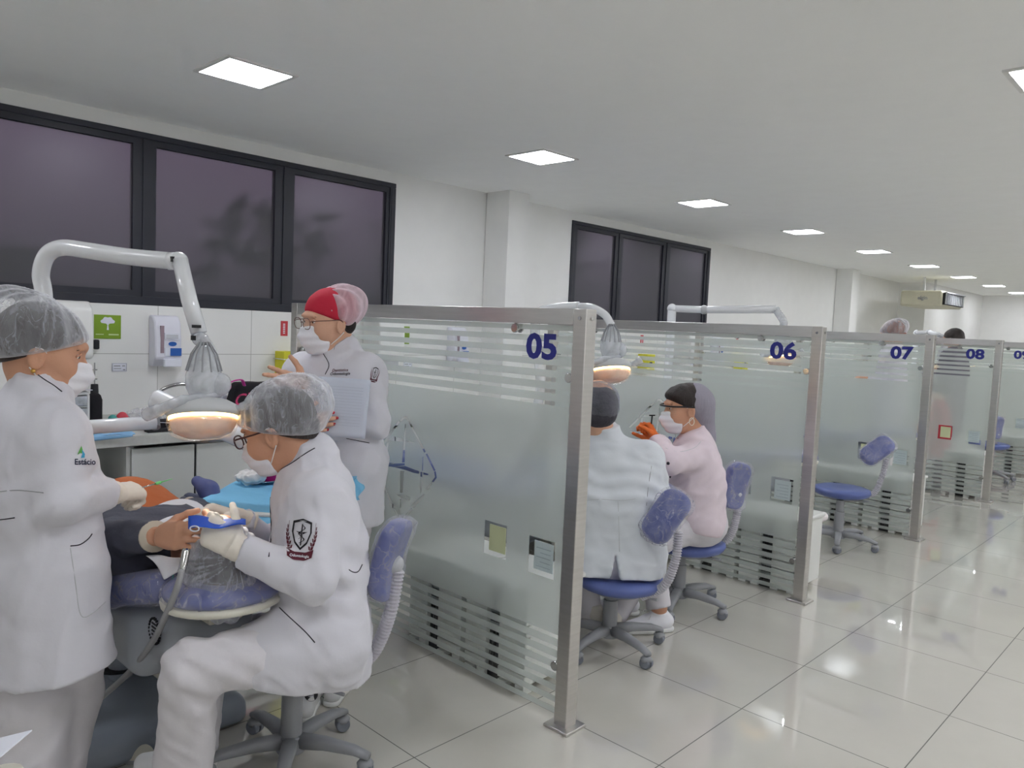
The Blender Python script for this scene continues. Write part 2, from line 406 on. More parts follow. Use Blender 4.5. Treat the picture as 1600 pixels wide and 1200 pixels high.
def mesh_sdf(f, lo, hi, h):
    lo = np.array(lo, float); hi = np.array(hi, float); S = 4
    n = (np.ceil((hi-lo)/h/S).astype(int)+1)*S+1
    ax = [lo[i]+h*np.arange(n[i]) for i in range(3)]
    cx = [a[::S] for a in ax]
    G = np.stack(np.meshgrid(*cx, indexing='ij'), -1); D = f(G.reshape(-1, 3)).reshape(G.shape[:3])
    cells = np.zeros(tuple(np.array(D.shape)-1), bool)
    near = np.abs(D) < h*S*1.9
    for dx in (0, 1):
        for dy in (0, 1):
            for dz in (0, 1):
                cells |= near[dx:D.shape[0]-1+dx, dy:D.shape[1]-1+dy, dz:D.shape[2]-1+dz]
    fine = np.repeat(np.repeat(np.repeat(D, S, 0), S, 1), S, 2)[:n[0], :n[1], :n[2]].copy()
    fine = np.where(np.abs(fine) < 1e-6, 1e-3, fine)
    mk = np.zeros(tuple(n), bool); cm = np.repeat(np.repeat(np.repeat(cells, S, 0), S, 1), S, 2)
    mk[:-1, :-1, :-1] = cm; mk[1:, 1:, 1:] |= cm; mk[1:, :-1, :-1] |= cm; mk[:-1, 1:, :-1] |= cm; mk[:-1, :-1, 1:] |= cm
    mk[1:, 1:, :-1] |= cm; mk[1:, :-1, 1:] |= cm; mk[:-1, 1:, 1:] |= cm
    I = np.argwhere(mk); P = lo+h*I
    vals = np.concatenate([f(P[i:i+200000]) for i in range(0, len(P), 200000)])
    fine[mk] = vals
    s = fine < 0
    c = np.zeros(tuple(n-1), int)
    for dx in (0, 1):
        for dy in (0, 1):
            for dz in (0, 1): c += s[dx:n[0]-1+dx, dy:n[1]-1+dy, dz:n[2]-1+dz]
    act = (c > 0) & (c < 8); A = np.argwhere(act); idx = -np.ones(act.shape, int); idx[act] = np.arange(len(A))
    acc = np.zeros((len(A), 3)); cnt = np.zeros(len(A))
    corners = [(0, 0, 0), (1, 0, 0), (0, 1, 0), (1, 1, 0), (0, 0, 1), (1, 0, 1), (0, 1, 1), (1, 1, 1)]
    for ia in range(8):
        for ib in range(ia+1, 8):
            a, b = np.array(corners[ia]), np.array(corners[ib])
            if abs(a-b).sum() != 1: continue
            va = fine[tuple((A+a).T)]; vb = fine[tuple((A+b).T)]
            m = (va < 0) != (vb < 0); t = va[m]/(va[m]-vb[m])
            acc[m] += a+(b-a)*t[:, None]; cnt[m] += 1
    V = lo+h*(A+acc/cnt[:, None]); Fc = []
    for axis in range(3):
        u, v = [(1, 2), (2, 0), (0, 1)][axis]
        sl0 = [slice(None)]*3; sl1 = [slice(None)]*3; sl0[axis] = slice(0, -1); sl1[axis] = slice(1, None)
        E_ = np.argwhere(s[tuple(sl0)] != s[tuple(sl1)])
        E_ = E_[(E_[:, u] > 0) & (E_[:, v] > 0) & (E_[:, u] < n[u]-1) & (E_[:, v] < n[v]-1)]
        if not len(E_): continue
        eu = np.zeros(3, int); eu[u] = 1; ev = np.zeros(3, int); ev[v] = 1
        q = [idx[tuple((E_-eu-ev).T)], idx[tuple((E_-ev).T)], idx[tuple(E_.T)], idx[tuple((E_-eu).T)]]
        Q = np.stack(q, 1); ins = s[tuple(E_.T)]
        Q[~ins] = Q[~ins][:, ::-1]
        Q = Q[(Q >= 0).all(1)]
        Fc.append(Q)
    Fc = np.vstack(Fc)
    return V, Fc
def waves(P, f0, seed=0):
    r = np.random.RandomState(seed); d = np.zeros(len(P))
    for i in range(5):
        k = r.normal(size=3)*f0*(1+.5*i); k2 = r.normal(size=3)*f0
        d += np.sin(P@k+1.3*np.sin(P@k2+i)+r.rand()*6)/(1+.4*i)
    return d/3
def folds(P, f0, seed, amp):
    w_ = waves(P, f0*.62, seed+1); return amp*waves(P, f0, seed)-amp*1.1*(1-np.minimum(np.abs(w_)*2.6, 1))**2
def skin(name, f, lo, hi, h, m, parent, label=None, relax=2):
    V, Fc = mesh_sdf(f, lo, hi, h)
    # light relaxation
    E_ = np.vstack([Fc[:, [0, 1]], Fc[:, [1, 2]], Fc[:, [2, 3]], Fc[:, [3, 0]]])
    for _ in range(relax):
        acc = np.zeros_like(V); c = np.zeros(len(V))
        np.add.at(acc, E_[:, 0], V[E_[:, 1]]); np.add.at(c, E_[:, 0], 1)
        np.add.at(acc, E_[:, 1], V[E_[:, 0]]); np.add.at(c, E_[:, 1], 1)
        V = V*.5+.5*acc/c[:, None]
    if name is None: return V, Fc
    return part(name, (V, Fc), m, parent, smooth=True, label=label)
def bounds(pts, pad):
    A = np.array(pts); return A.min(0)-pad, A.max(0)+pad
def bvh_of(*objs):
    V = []; Fc = []
    for o in objs:
        off = np.array(top(o).location); n = len(V)
        V += [tuple(np.array(v.co)+off) for v in o.data.vertices]; Fc += [tuple(i+n for i in p.vertices) for p in o.data.polygons]
    return BVHTree.FromPolygons(V, Fc)
def hit(bvh, px, py, off=.002):
    r = ray(px, py); r = r/np.linalg.norm(r)
    h = bvh.ray_cast(Vector(CAM), Vector(r))
    if h[0] is None: return None
    return np.array(h[0])-r*off
def stitch_line(name, bvh, pts, rad, m, parent, n=6):
    """thin piping that lies on the cloth"""
    P = [hit(bvh, *p, off=rad*.3) for p in smooth_path([(a, b, 0) for a, b in pts], n)[:, :2]]
    P = [p for p in P if p is not None]
    if len(P) < 3: return None
    P = np.array(P)
    for _ in range(2): P[1:-1] = (P[:-2]+2*P[1:-1]+P[2:])/4
    return part(name, tube(P, rad, 6), m, parent, smooth=True)
def decal(name, bvh, g2, cx, cy, s, m, parent, ang=0., off=.0025, squash=1.):
    """flat artwork (y up) sewn onto the cloth around the given point"""
    V2, Fc = g2; a = math.radians(ang); out = []; ok = []
    for x, y in V2:
        x = x*squash
        X = x*math.cos(a)-y*math.sin(a); Y = x*math.sin(a)+y*math.cos(a)
        p = hit(bvh, cx+X*s, cy-Y*s, off); ok.append(p is not None); out.append(p if p is not None else (0, 0, 0))
    Fc = [f for f in Fc if all(ok[i] for i in f)]
    if not Fc: return None
    return part(name, (out, Fc), m, parent)

# ================================================================== the room
FLOOR = tiles_mat('floor_porcelain', (204, 201, 192), (104, 102, 98), .602, .602, 2.255, 1.368, 0, 1, .004, .03, coat_=1.)
WALL = mat('wall_paint', (236, 236, 234), .7, bump=.03, bscale=80, var=.015)
CEIL = mat('ceiling_paint', (252, 253, 252), .8, bump=.03, bscale=60, var=.015)
TILE = tiles_mat('wall_tile', (234, 234, 232), (176, 176, 172), .592, .5, 1.844, 1.245, 0, 2, .004, .12, .01)
WY, CZ = 4.7, 2.6
XA, XB, YA, XJ, YJ = -2.6, 18.9, -3.4, 14.95, 4.25
struct('floor', box(XA, XB, YA, WY+.12, -.1, 0), FLOOR)
struct('ceiling', box(XA, XB, YA, WY+.12, CZ, CZ+.1), CEIL)
W1 = (-.2, 3.565); W2 = (5.63, 8.19); WB, WT = 1.53, 2.52
def wall_boxes(z0, z1, holes):
    xs = [XA]; gs = []
    for a, b in holes: gs.append(box(xs[-1], a, WY, WY+.12, z0, z1)); xs.append(b)
    gs.append(box(xs[-1], XJ, WY, WY+.12, z0, z1)); return join(*gs)
struct('wall_left', join(wall_boxes(WB, CZ, [W1, W2]), box(W1[0], W1[1], WY, WY+.12, WT, CZ), box(W2[0], W2[1], WY, WY+.12, WT, CZ)), WALL)
struct('wall_left_tiled', box(XA, XJ, WY-.008, WY+.12, 0, WB), TILE)
struct('wall_jog', join(box(XJ, XJ+.1, YJ, WY+.12, 0, CZ), box(XJ+.1, XB, YJ, YJ+.1, 0, CZ)), WALL)
struct('wall_far', box(XB, XB+.1, YA, WY, 0, CZ), WALL)
struct('wall_right', box(XA, XB, YA-.1, YA, 0, CZ), WALL)
struct('wall_back', box(XA-.1, XA, YA, WY, 0, CZ), WALL)
struct('trim_1', box(4.505, 4.74, 4.43, WY-.008, 0, CZ), WALL)
struct('trim_2', box(12.0, 12.28, 4.45, WY-.008, 0, CZ), WALL)
def pane_mat():
    m = bpy.data.materials.new('smoked_window_glass'); m.use_nodes = True
    nt = m.node_tree; nt.nodes.clear(); L = nt.links
    o = nt.nodes.new('ShaderNodeOutputMaterial'); rf = nt.nodes.new('ShaderNodeBsdfRefraction'); rf.inputs['Color'].default_value = (.52, .50, .56, 1); rf.inputs['Roughness'].default_value = .22; rf.inputs['IOR'].default_value = 1.25
    gl = nt.nodes.new('ShaderNodeBsdfGlossy'); gl.inputs['Roughness'].default_value = .32; gl.inputs['Color'].default_value = (.8, .8, .85, 1)
    df = nt.nodes.new('ShaderNodeBsdfDiffuse'); df.inputs[0].default_value = (.15, .15, .165, 1)
    a = nt.nodes.new('ShaderNodeMixShader'); a.inputs[0].default_value = .5; L.new(rf.outputs[0], a.inputs[1]); L.new(df.outputs[0], a.inputs[2])
    f = nt.nodes.new('ShaderNodeFresnel'); f.inputs[0].default_value = 1.35
    c = nt.nodes.new('ShaderNodeMixShader'); L.new(f.outputs[0], c.inputs[0]); L.new(a.outputs[0], c.inputs[1]); L.new(gl.outputs[0], c.inputs[2]); L.new(c.outputs[0], o.inputs[0]); return m
PANE = pane_mat()
def window(name, x0, x1, panes):
    g = [box(x0, x1, WY-.012, WY+.06, WT-.035, WT), box(x0, x1, WY-.012, WY+.06, WB, WB+.05), box(x0, x0+.04, WY-.012, WY+.06, WB+.05, WT-.035), box(x1-.04, x1, WY-.012, WY+.06, WB+.05, WT-.035)]
    xs = [x0+.04]+[v for p in panes[:-1] for v in (p[1]+.045, )]
    fr = part(name, join(*g), FRAME, None, bevel=.004); fr['kind'] = 'structure'
    for i, (a, b) in enumerate(panes):
        lo = x0+.04 if i == 0 else (panes[i-1][1]+a)/2; hi = x1-.04 if i == len(panes)-1 else (b+panes[i+1][0])/2
        sg = [box(lo, a, WY+.0, WY+.045, WB+.05, WT-.035), box(b, hi, WY+.0, WY+.045, WB+.05, WT-.035), box(a, b, WY+.0, WY+.045, WT-.07, WT-.035), box(a, b, WY+.0, WY+.045, WB+.05, WB+.085),
              box(lo, lo+.012, WY-.008, WY, WB+.05, WT-.035), box(hi-.012, hi, WY-.008, WY, WB+.05, WT-.035)]
        s = part('window_sash', join(*sg), FRAME, fr)
        part('window_pane', box(a, b, WY+.02, WY+.026, WB+.085, WT-.07), PANE, s)
window('window_1', W1[0], W1[1], [(-.1, .78), (.9, 1.70), (1.83, 2.59), (2.73, 3.485)])
window('window_2', W2[0], W2[1], [(5.72, 6.33), (6.46, 7.2), (7.34, 8.1)])

# dark planting outside the windows
r_ = np.random.RandomState(3)
def bush(cx, cy, h, wd, n):
    gs = []
    for i in range(n):
        a = r_.rand()*2*pi; q = r_.rand()**.5; z = r_.rand()*h
        c = np.array([cx+wd*q*math.cos(a)*(1-.4*z/h), cy+.5*wd*q*math.sin(a), z]); s = .1+.12*r_.rand()
        u = nrm(r_.normal(size=3)); v = nrm(np.cross(u, r_.normal(size=3)))
        gs.append(([c-u*s, c+v*s*.4, c+u*s, c-v*s*.4], [(0, 1, 2, 3)]))
    return join(*gs)
LEAF = mat('dark_leaves', (30, 38, 34), .8, var=.3)
TRUNK = mat('dark_bark', (40, 34, 30), .9, var=.3)
for i, (x, h) in enumerate([(1.2, 1.95), (3.6, 2.45), (5.4, 2.6), (7.6, 3.0), (10.0, 3.1), (13.0, 3.0)]):
    t = thing('shrub', 'dark shrub outside the smoked window, dim shape beyond the %s pane' % ['nearest', 'second', 'third', 'far', 'farther', 'farthest'][i], 'shrub', (x, 6.6, 0), 'shrubs outside the windows')
    part('foliage', bush(x, 6.6, h, .95, 260), LEAF, t); part('stem', cyl((x, 6.6, -.0), (x, 6.6, h*.7), .05, .03), TRUNK, t)

# ------------------------------------------------------------------ ceiling lights
PAN = mat('light_panel_lit', (255, 255, 255), .5, emit=(246, 248, 255), es=PANEL)
lights = []
def ceiling_light(x, y, first=None):
    if first is None:
        t = thing('ceiling_light', None, None, (x, y, CZ))
        part('light_frame', join(box(x-.17, x+.17, y-.17, y-.15, CZ-.008, CZ), box(x-.17, x+.17, y+.15, y+.17, CZ-.008, CZ), box(x-.17, x-.15, y-.15, y+.15, CZ-.008, CZ), box(x+.15, x+.17, y-.15, y+.15, CZ-.008, CZ)), WHITE_PL, t)
        part('light_panel', box(x-.15, x+.15, y-.15, y+.15, CZ-.006, CZ-.002), PAN, t)
        return t
    c = copy_tree(first); c.location = (x, y, CZ); return c
ORD = ['nearest', 'second nearest', 'third nearest', 'fourth nearest', 'fifth nearest', 'sixth nearest', 'seventh nearest', 'eighth nearest', 'farthest']
L0 = None
for r, y in enumerate((3.41, .64, -2.13)):
    for i in range(-1, 9):
        x = 1.72+i*2.03 if i < 3 else 1.72+i*2.02
        if r and i > 6: continue
        c = ceiling_light(x, y, L0); L0 = L0 or c
        if r == 0 and i >= 0: lb = 'lit square ceiling panel, %s of the row above the booths' % ORD[i]
        elif r == 1 and i == 1: lb = 'lit square ceiling panel over the aisle, cut by the right picture edge'
        else: lb = 'square ceiling panel of the rows over the aisle and behind the viewer'
        tag(c, lb, 'ceiling light', 'square ceiling light panels')

# ------------------------------------------------------------------ air conditioner
ac0 = at(1412, 466, x=12.9)
t = thing('air_conditioner', 'beige air conditioner hung under the ceiling at the far end above booth 07', 'air conditioner', (13.9, 3.9, 2.2))
part('casing', box(13.55, 14.75, 3.62, 4.24, 2.12, 2.37), mat('ac_beige', (206, 202, 180), .5), t, bevel=.03)
part('air_outlet', box(13.6, 14.7, 3.585, 3.625, 2.15, 2.34), DARK, t)
part('louver', join(*[box(13.61+.1*i, 13.625+.1*i, 3.57, 3.6, 2.16, 2.33) for i in range(11)], box(13.6, 14.7, 3.56, 3.6, 2.335, 2.35)), GREY_L, t)
for x in (13.8, 14.4): part('mounting_bracket', box(x, x+.03, 3.95, 3.98, 2.37, 2.6), GREY_L, t)
part('badge_text', lift(text2d('elgin', .08, .002), (13.546, 3.9, 2.25), (0, -1, 0), (0, 0, 1), (-1, 0, 0), .001), GREY_PL, t)

# ------------------------------------------------------------------ glass partitions
XS = [2.207, 4.31, 6.395, 8.6, 10.72, 12.9]
YP, YQ, HP = 1.758, 3.725, 1.575
def logo_loops(yoff=0.):
    ox, oy, s = 560, 620, 1/5.456
    def c(pts): return [(lambda q: (q[1], q[2]))(at(ox+a*s, oy+b*s, x=2.2)) for a, b in pts]
    S = [[(338, 205), (352, 218), (142, 508), (128, 498)], [(352, 202), (380, 168), (410, 168), (438, 205), (424, 212), (400, 186), (386, 186), (364, 212)],
         [(424, 216), (438, 210), (572, 470), (558, 476)], [(570, 490), (584, 484), (655, 628), (640, 634)], [(642, 640), (656, 634), (666, 690), (590, 795), (576, 784), (650, 684)],
         [(560, 826), (556, 850), (470, 945), (440, 940), (490, 890)], [(452, 950), (462, 960), (385, 1040), (370, 1034)], [(146, 622), (160, 640), (246, 812), (232, 818)], [(234, 824), (248, 818), (304, 940), (290, 950)], [(300, 960), (310, 955), (352, 1030), (338, 1034)],
         [(286, 336), (300, 338), (376, 359), (376, 384), (252, 372)], [(404, 367), (482, 394), (404, 386)], [(238, 394), (256, 386), (240, 540), (222, 540)], [(396, 232), (400, 240), (392, 560), (368, 560)],
         [(140, 548), (300, 566), (300, 574), (140, 556)], [(215, 574), (392, 566), (392, 584), (300, 600), (225, 590)], [(305, 602), (395, 590), (480, 622), (516, 634), (514, 656), (470, 650), (395, 624)], [(550, 644), (596, 658), (590, 668), (550, 664)],
         [(354, 632), (388, 634), (372, 820), (352, 820)], [(352, 870), (366, 874), (358, 948), (350, 948)], [(544, 510), (550, 512), (548, 630), (540, 632)], [(526, 640), (542, 640), (540, 770), (530, 830), (520, 760)], [(318, 832), (370, 836), (440, 858), (436, 884), (370, 866)]]
    return [c(l) for l in S]
LOGO = logo_loops()
def film_geo(cards):
    y0, y1 = YP+.045, YQ-.05
    per, gs = .0435, []
    zt = 1.512
    rects = [(zt-.02, zt)]
    for i in range(1, 7):
        wd = .021+.0015*i; rects.append((zt-i*per-wd+.004, zt-i*per+.004))
    rects2 = [(a, b) for a, b in rects]
    z_lo, z_hi = .34, rects[-1][0]-.016
    for i in range(7):
        wd = .023+.001*(i); zz = .035+i*per; rects2.append((zz, zz+wd))
    g = []
    for a, b in rects2: g.append(lift(([*map(list, ((y0, a), (y1, a), (y1, b), (y0, b)))] and np.array([(y0, a), (y1, a), (y1, b), (y0, b)]), [(0, 1, 2, 3)]), (0, 0, 0), (0, 1, 0), (0, 0, 1), (-1, 0, 0), .0008))
    loops = [[(y0, z_lo), (y1, z_lo), (y1, z_hi), (y0, z_hi)]]+LOGO
    for (a, b, c, d) in cards: loops.append([(a, c), (b, c), (b, d), (a, d)])
    g.append(lift(fill2d(loops), (0, 0, 0), (0, 1, 0), (0, 0, 1), (-1, 0, 0), .0008))
    return join(*g)
KN = [(2.10, 1.495, 't'), (3.35, 1.497, 't'), (YP+.055, 1.319, 's'), (YQ-.055, 1.325, 's'), (YP+.055, .22, 's'), (YQ-.055, .22, 's')]
def knob(x, y, z, kind):
    a = lathe([(.0, -.014), (.017, -.014), (.018, -.012), (.018, -.003), (.010, -.001), (.010, .016), (.018, .018), (.018, .024), (0.0, .025)], (x, y, z), 20, (0, 1, 0), (0, 0, 1), (1, 0, 0))
    b = box(x-.004, x+.004, y-.008, y+.008, z, z+.035) if kind == 't' else (box(x-.004, x+.004, y-.04, y, z-.008, z+.008) if y < 2.5 else box(x-.004, x+.004, y, y+.04, z-.008, z+.008))
    return join(a, b)
CARDS = [(2.098, 2.226, .560, .700), (1.842, 1.975, .545, .690)]
p_label = ['nearest glass booth partition with the number 05 and an etched faceted emblem', 'glass booth partition with the number 06 behind the two seated clinicians', 'glass booth partition with the number 07 behind the empty stool', 'glass booth partition with the number 08, red blur behind it', 'glass booth partition with the number 09 cut by the right picture edge', 'farthest glass booth partition beyond number 09']
for k, X0 in enumerate(XS):
    p = thing('glass_partition', p_label[k], 'partition', (X0, YP, 0), 'numbered glass booth partitions')
    h = .03
    part('post', box(X0-h, X0+h, YP-h, YP+h, .01, HP), STEEL, p, bevel=.003)
    part('post', box(X0-h, X0+h, YQ-h, YQ+h, .01, HP), STEEL, p, bevel=.003)
    part('top_rail', box(X0-h, X0+h, YP+h, YQ-h, HP-.06, HP), STEEL_H, p, bevel=.002)
    part('base_plate', box(X0-.058, X0+.058, YP-.058, YP+.058, 0, .012), STEEL, p, bevel=.003)
    part('base_plate', box(X0-.058, X0+.058, YQ-.058, YQ+.058, 0, .012), STEEL, p, bevel=.003)
    g = part('glass_pane', box(X0-.004, X0+.004, YP+.045, YQ-.05, .035, 1.512), CLEAR, p)
    G = film_geo(CARDS)
    part('frosted_film', (np.array(G[0])+np.array([X0-.0045, 0, 0]), G[1]), FROST, g)
    for y, z, kd in KN: part('glass_clamp', knob(X0, y, z, kd), CHROME, p, smooth=False, bevel=.001)
    if k < 5:
        tx = text2d('0%d' % (5+k), .130, .0052)
        tx = (tx[0]*np.array([1.22, 1.0]), tx[1])
        part('number', lift(tx, (X0-.0062, 1.957, 1.424), (0, -1, 0), (0, 0, 1), (-1, 0, 0), .0006), NAVY, g)
    part('bolt', join(cyl((X0-.031, YP, 1.54), (X0-.034, YP, 1.54), .007), cyl((X0, YP-.031, 1.54), (X0, YP-.034, 1.54), .007)), CHROME, p)
    # paper cards taped behind the clear squares
    for j, (a, b, c, d) in enumerate(CARDS):
        m = mat('yellow_card', (222, 224, 182), .8) if j == 0 else mat('pale_blue_card', (212, 222, 226), .8)
        if k == 1 and j == 0: continue
        if k == 4 and j == 0: continue
        o = single('paper_card', '%s paper card stuck behind the glass of partition %s' % (['yellowish', 'pale white-blue'][j], ['05', '06', '07', '08', '09', 'beyond 09'][k]), 'card', box(X0+.006, X0+.009, a+.018, b-.018, c+.016, d-.016), m, (X0+.0075, (a+b)/2, c), 'paper cards on the glass partitions')
        if j == 1: part('printed_lines', join(*[box(X0+.0045, X0+.006, a+.03, b-.03-.02*(q % 2), c+.03+.018*q, c+.033+.018*q) for q in range(5)]), mat('faint_print', (176, 188, 196), .8), o)

# ------------------------------------------------------------------ low storage units behind the glass
UNIT = mat('unit_white', (230, 231, 228), .45, var=.02)
def storage_unit(x, y, n):
    """x, y: near right foot corner; .37 wide along y"""
    t = thing('storage_unit', None, None, (x, y, 0))
    L, H = .37, .44
    part('casing', join(box(x+.02, x+.34, y+.01, y+L-.01, .03, H-.02)), UNIT, t, bevel=.006)
    for a, b in ((y+.005, y+.16), (y+.235, y+L-.005)):
        ribs = [box(x-.012, x+.03, a, b, .03+.052*i, .03+.052*i+.047) for i in range(7)]
        part('side_column', join(*ribs), UNIT, t, bevel=.004)
        part('foot', box(x-.014, x+.04, a, a+.05, 0, .035), UNIT, t, bevel=.003); part('foot', box(x-.01, x+.03, b-.05, b, 0, .02), UNIT, t, bevel=.003)
    part('vent_strip', box(x+.012, x+.022, y+.16, y+.235, .0, .37), mat('vent_grey', (150, 156, 156), .5), t)
    part('vent_slot', join(*[box(x+.002, x+.014, y+.166+.016*j, y+.178+.016*j, .04+.052*i, .075+.052*i) for i in range(7) for j in range(4)], box(x+.004, x+.02, y+.16, y+.235, 0, .04)), DARK, t)
    lid = part('lid', box(x-.02, x+.36, y, y+L, H-.02, H+.004), UNIT, t, bevel=.008)
    for a in (y+.06, y+L-.055): part('lid_clip', join(box(x-.036, x-.016, a, a+.05, H-.062, H+.002), box(x-.036, x+.01, a, a+.05, H-.004, H+.006)), UNIT, lid, bevel=.004)
    return t
u0 = None
for k, X0 in enumerate(XS[:5]):
    for j in range(3):
        if (k == 0 and j == 2) or (k >= 3 and j > 0): continue
        x, y = X0+.07, (2.02 if k == 0 else 1.81)+.39*j
        if u0 is None: c = u0 = storage_unit(x, y, 0)
        else: c = copy_tree(u0); c.location = (x, y, 0)
        tag(c, 'low white storage unit with dark slotted centre behind partition %s, %s' % (['05', '06', '07', '08', '09'][k], (['closest to the aisle', 'farther from the aisle'] if k == 0 else ['closest to the aisle' if k < 3 else 'alone', 'middle one', 'farthest from the aisle'])[j]), 'storage unit', 'low storage units behind the partitions')
# drawer organizer seen under partition 08
t = thing('drawer_organizer', 'low silver slatted drawer unit on the floor behind partition 08', 'drawer unit', (8.75, 2.3, 0))
part('casing', box(8.7, 9.05, 2.26, 2.60, 0, .32), GREY_L, t, bevel=.004)
for i in range(4): part('drawer', box(8.68, 8.72, 2.27, 2.59, .02+.075*i, .08+.075*i), WHITE_PL, t, bevel=.004)

# ------------------------------------------------------------------ worktop and cabinets along the wall
CY = 4.16
wt = single('worktop', 'long white stone worktop running along the tiled wall under the windows', 'worktop', join(box(.2, 11.8, CY-.015, WY-.012, .825, .85), box(.2, 11.8, CY-.02, CY+.0, .795, .85)), COUNTER, (6, 4.4, .8), bevel=.003)
part('backsplash_strip', box(.2, 4.5, WY-.03, WY-.012, .85, .90), COUNTER, wt)
def cabinet(x0, w=.68):
    t = thing('base_cabinet', None, None, (x0, CY, 0))
    part('carcass', join(box(x0, x0+.018, CY+.02, WY-.015, .1, .795), box(x0+w-.018, x0+w, CY+.02, WY-.015, .1, .795), box(x0+.018, x0+w-.018, WY-.03, WY-.015, .1, .795), box(x0+.018, x0+w-.018, CY+.02, WY-.03, .1, .118), box(x0, x0+w, CY+.06, CY+.08, 0, .1)), LAM, t)
    part('door', box(x0+.004, x0+w/2-.007, CY, CY+.018, .105, .775), LAM, t, bevel=.002)
    part('door', box(x0+w/2+.007, x0+w-.004, CY, CY+.018, .105, .775), LAM, t, bevel=.002)
    part('gap_shade_strip', box(x0+w/2-.006, x0+w/2+.006, CY+.012, CY+.02, .105, .775), DARK, t)  # dark strip stands in for the shade in the gap between the doors
    return t
cab0 = None; n = 0
for x in [1.505, 2.195, 2.885, 3.575]+[4.75+.69*i for i in range(10)]:
    c = cabinet(x) if cab0 is None else copy_tree(cab0); cab0 = cab0 or c; c.location = (x, CY, 0)
    tag(c, ['white two-door base cabinet beside the open niche under the worktop', 'white base cabinet behind the blue-draped instrument table', 'white base cabinet behind the standing clinician in the red cap', 'white base cabinet seen through partition 05 near the column'][n] if n < 4 else 'white base cabinet dimly visible through the glass partitions', 'cabinet', 'white base cabinets under the worktop'); n += 1
t = thing('open_shelf_unit', 'white open niche under the worktop holding a black bag', 'cabinet', (1.0, CY, 0))
part('side_panel', box(1.484, 1.502, CY+.01, WY-.015, .0, .795), LAM, t); part('side_panel', box(.70, .718, CY+.01, WY-.015, .0, .795), LAM, t)
part('back_panel', box(.718, 1.484, WY-.035, WY-.015, .1, .795), LAM, t); part('bottom_panel', box(.718, 1.484, CY+.01, WY-.035, .1, .118), LAM, t)

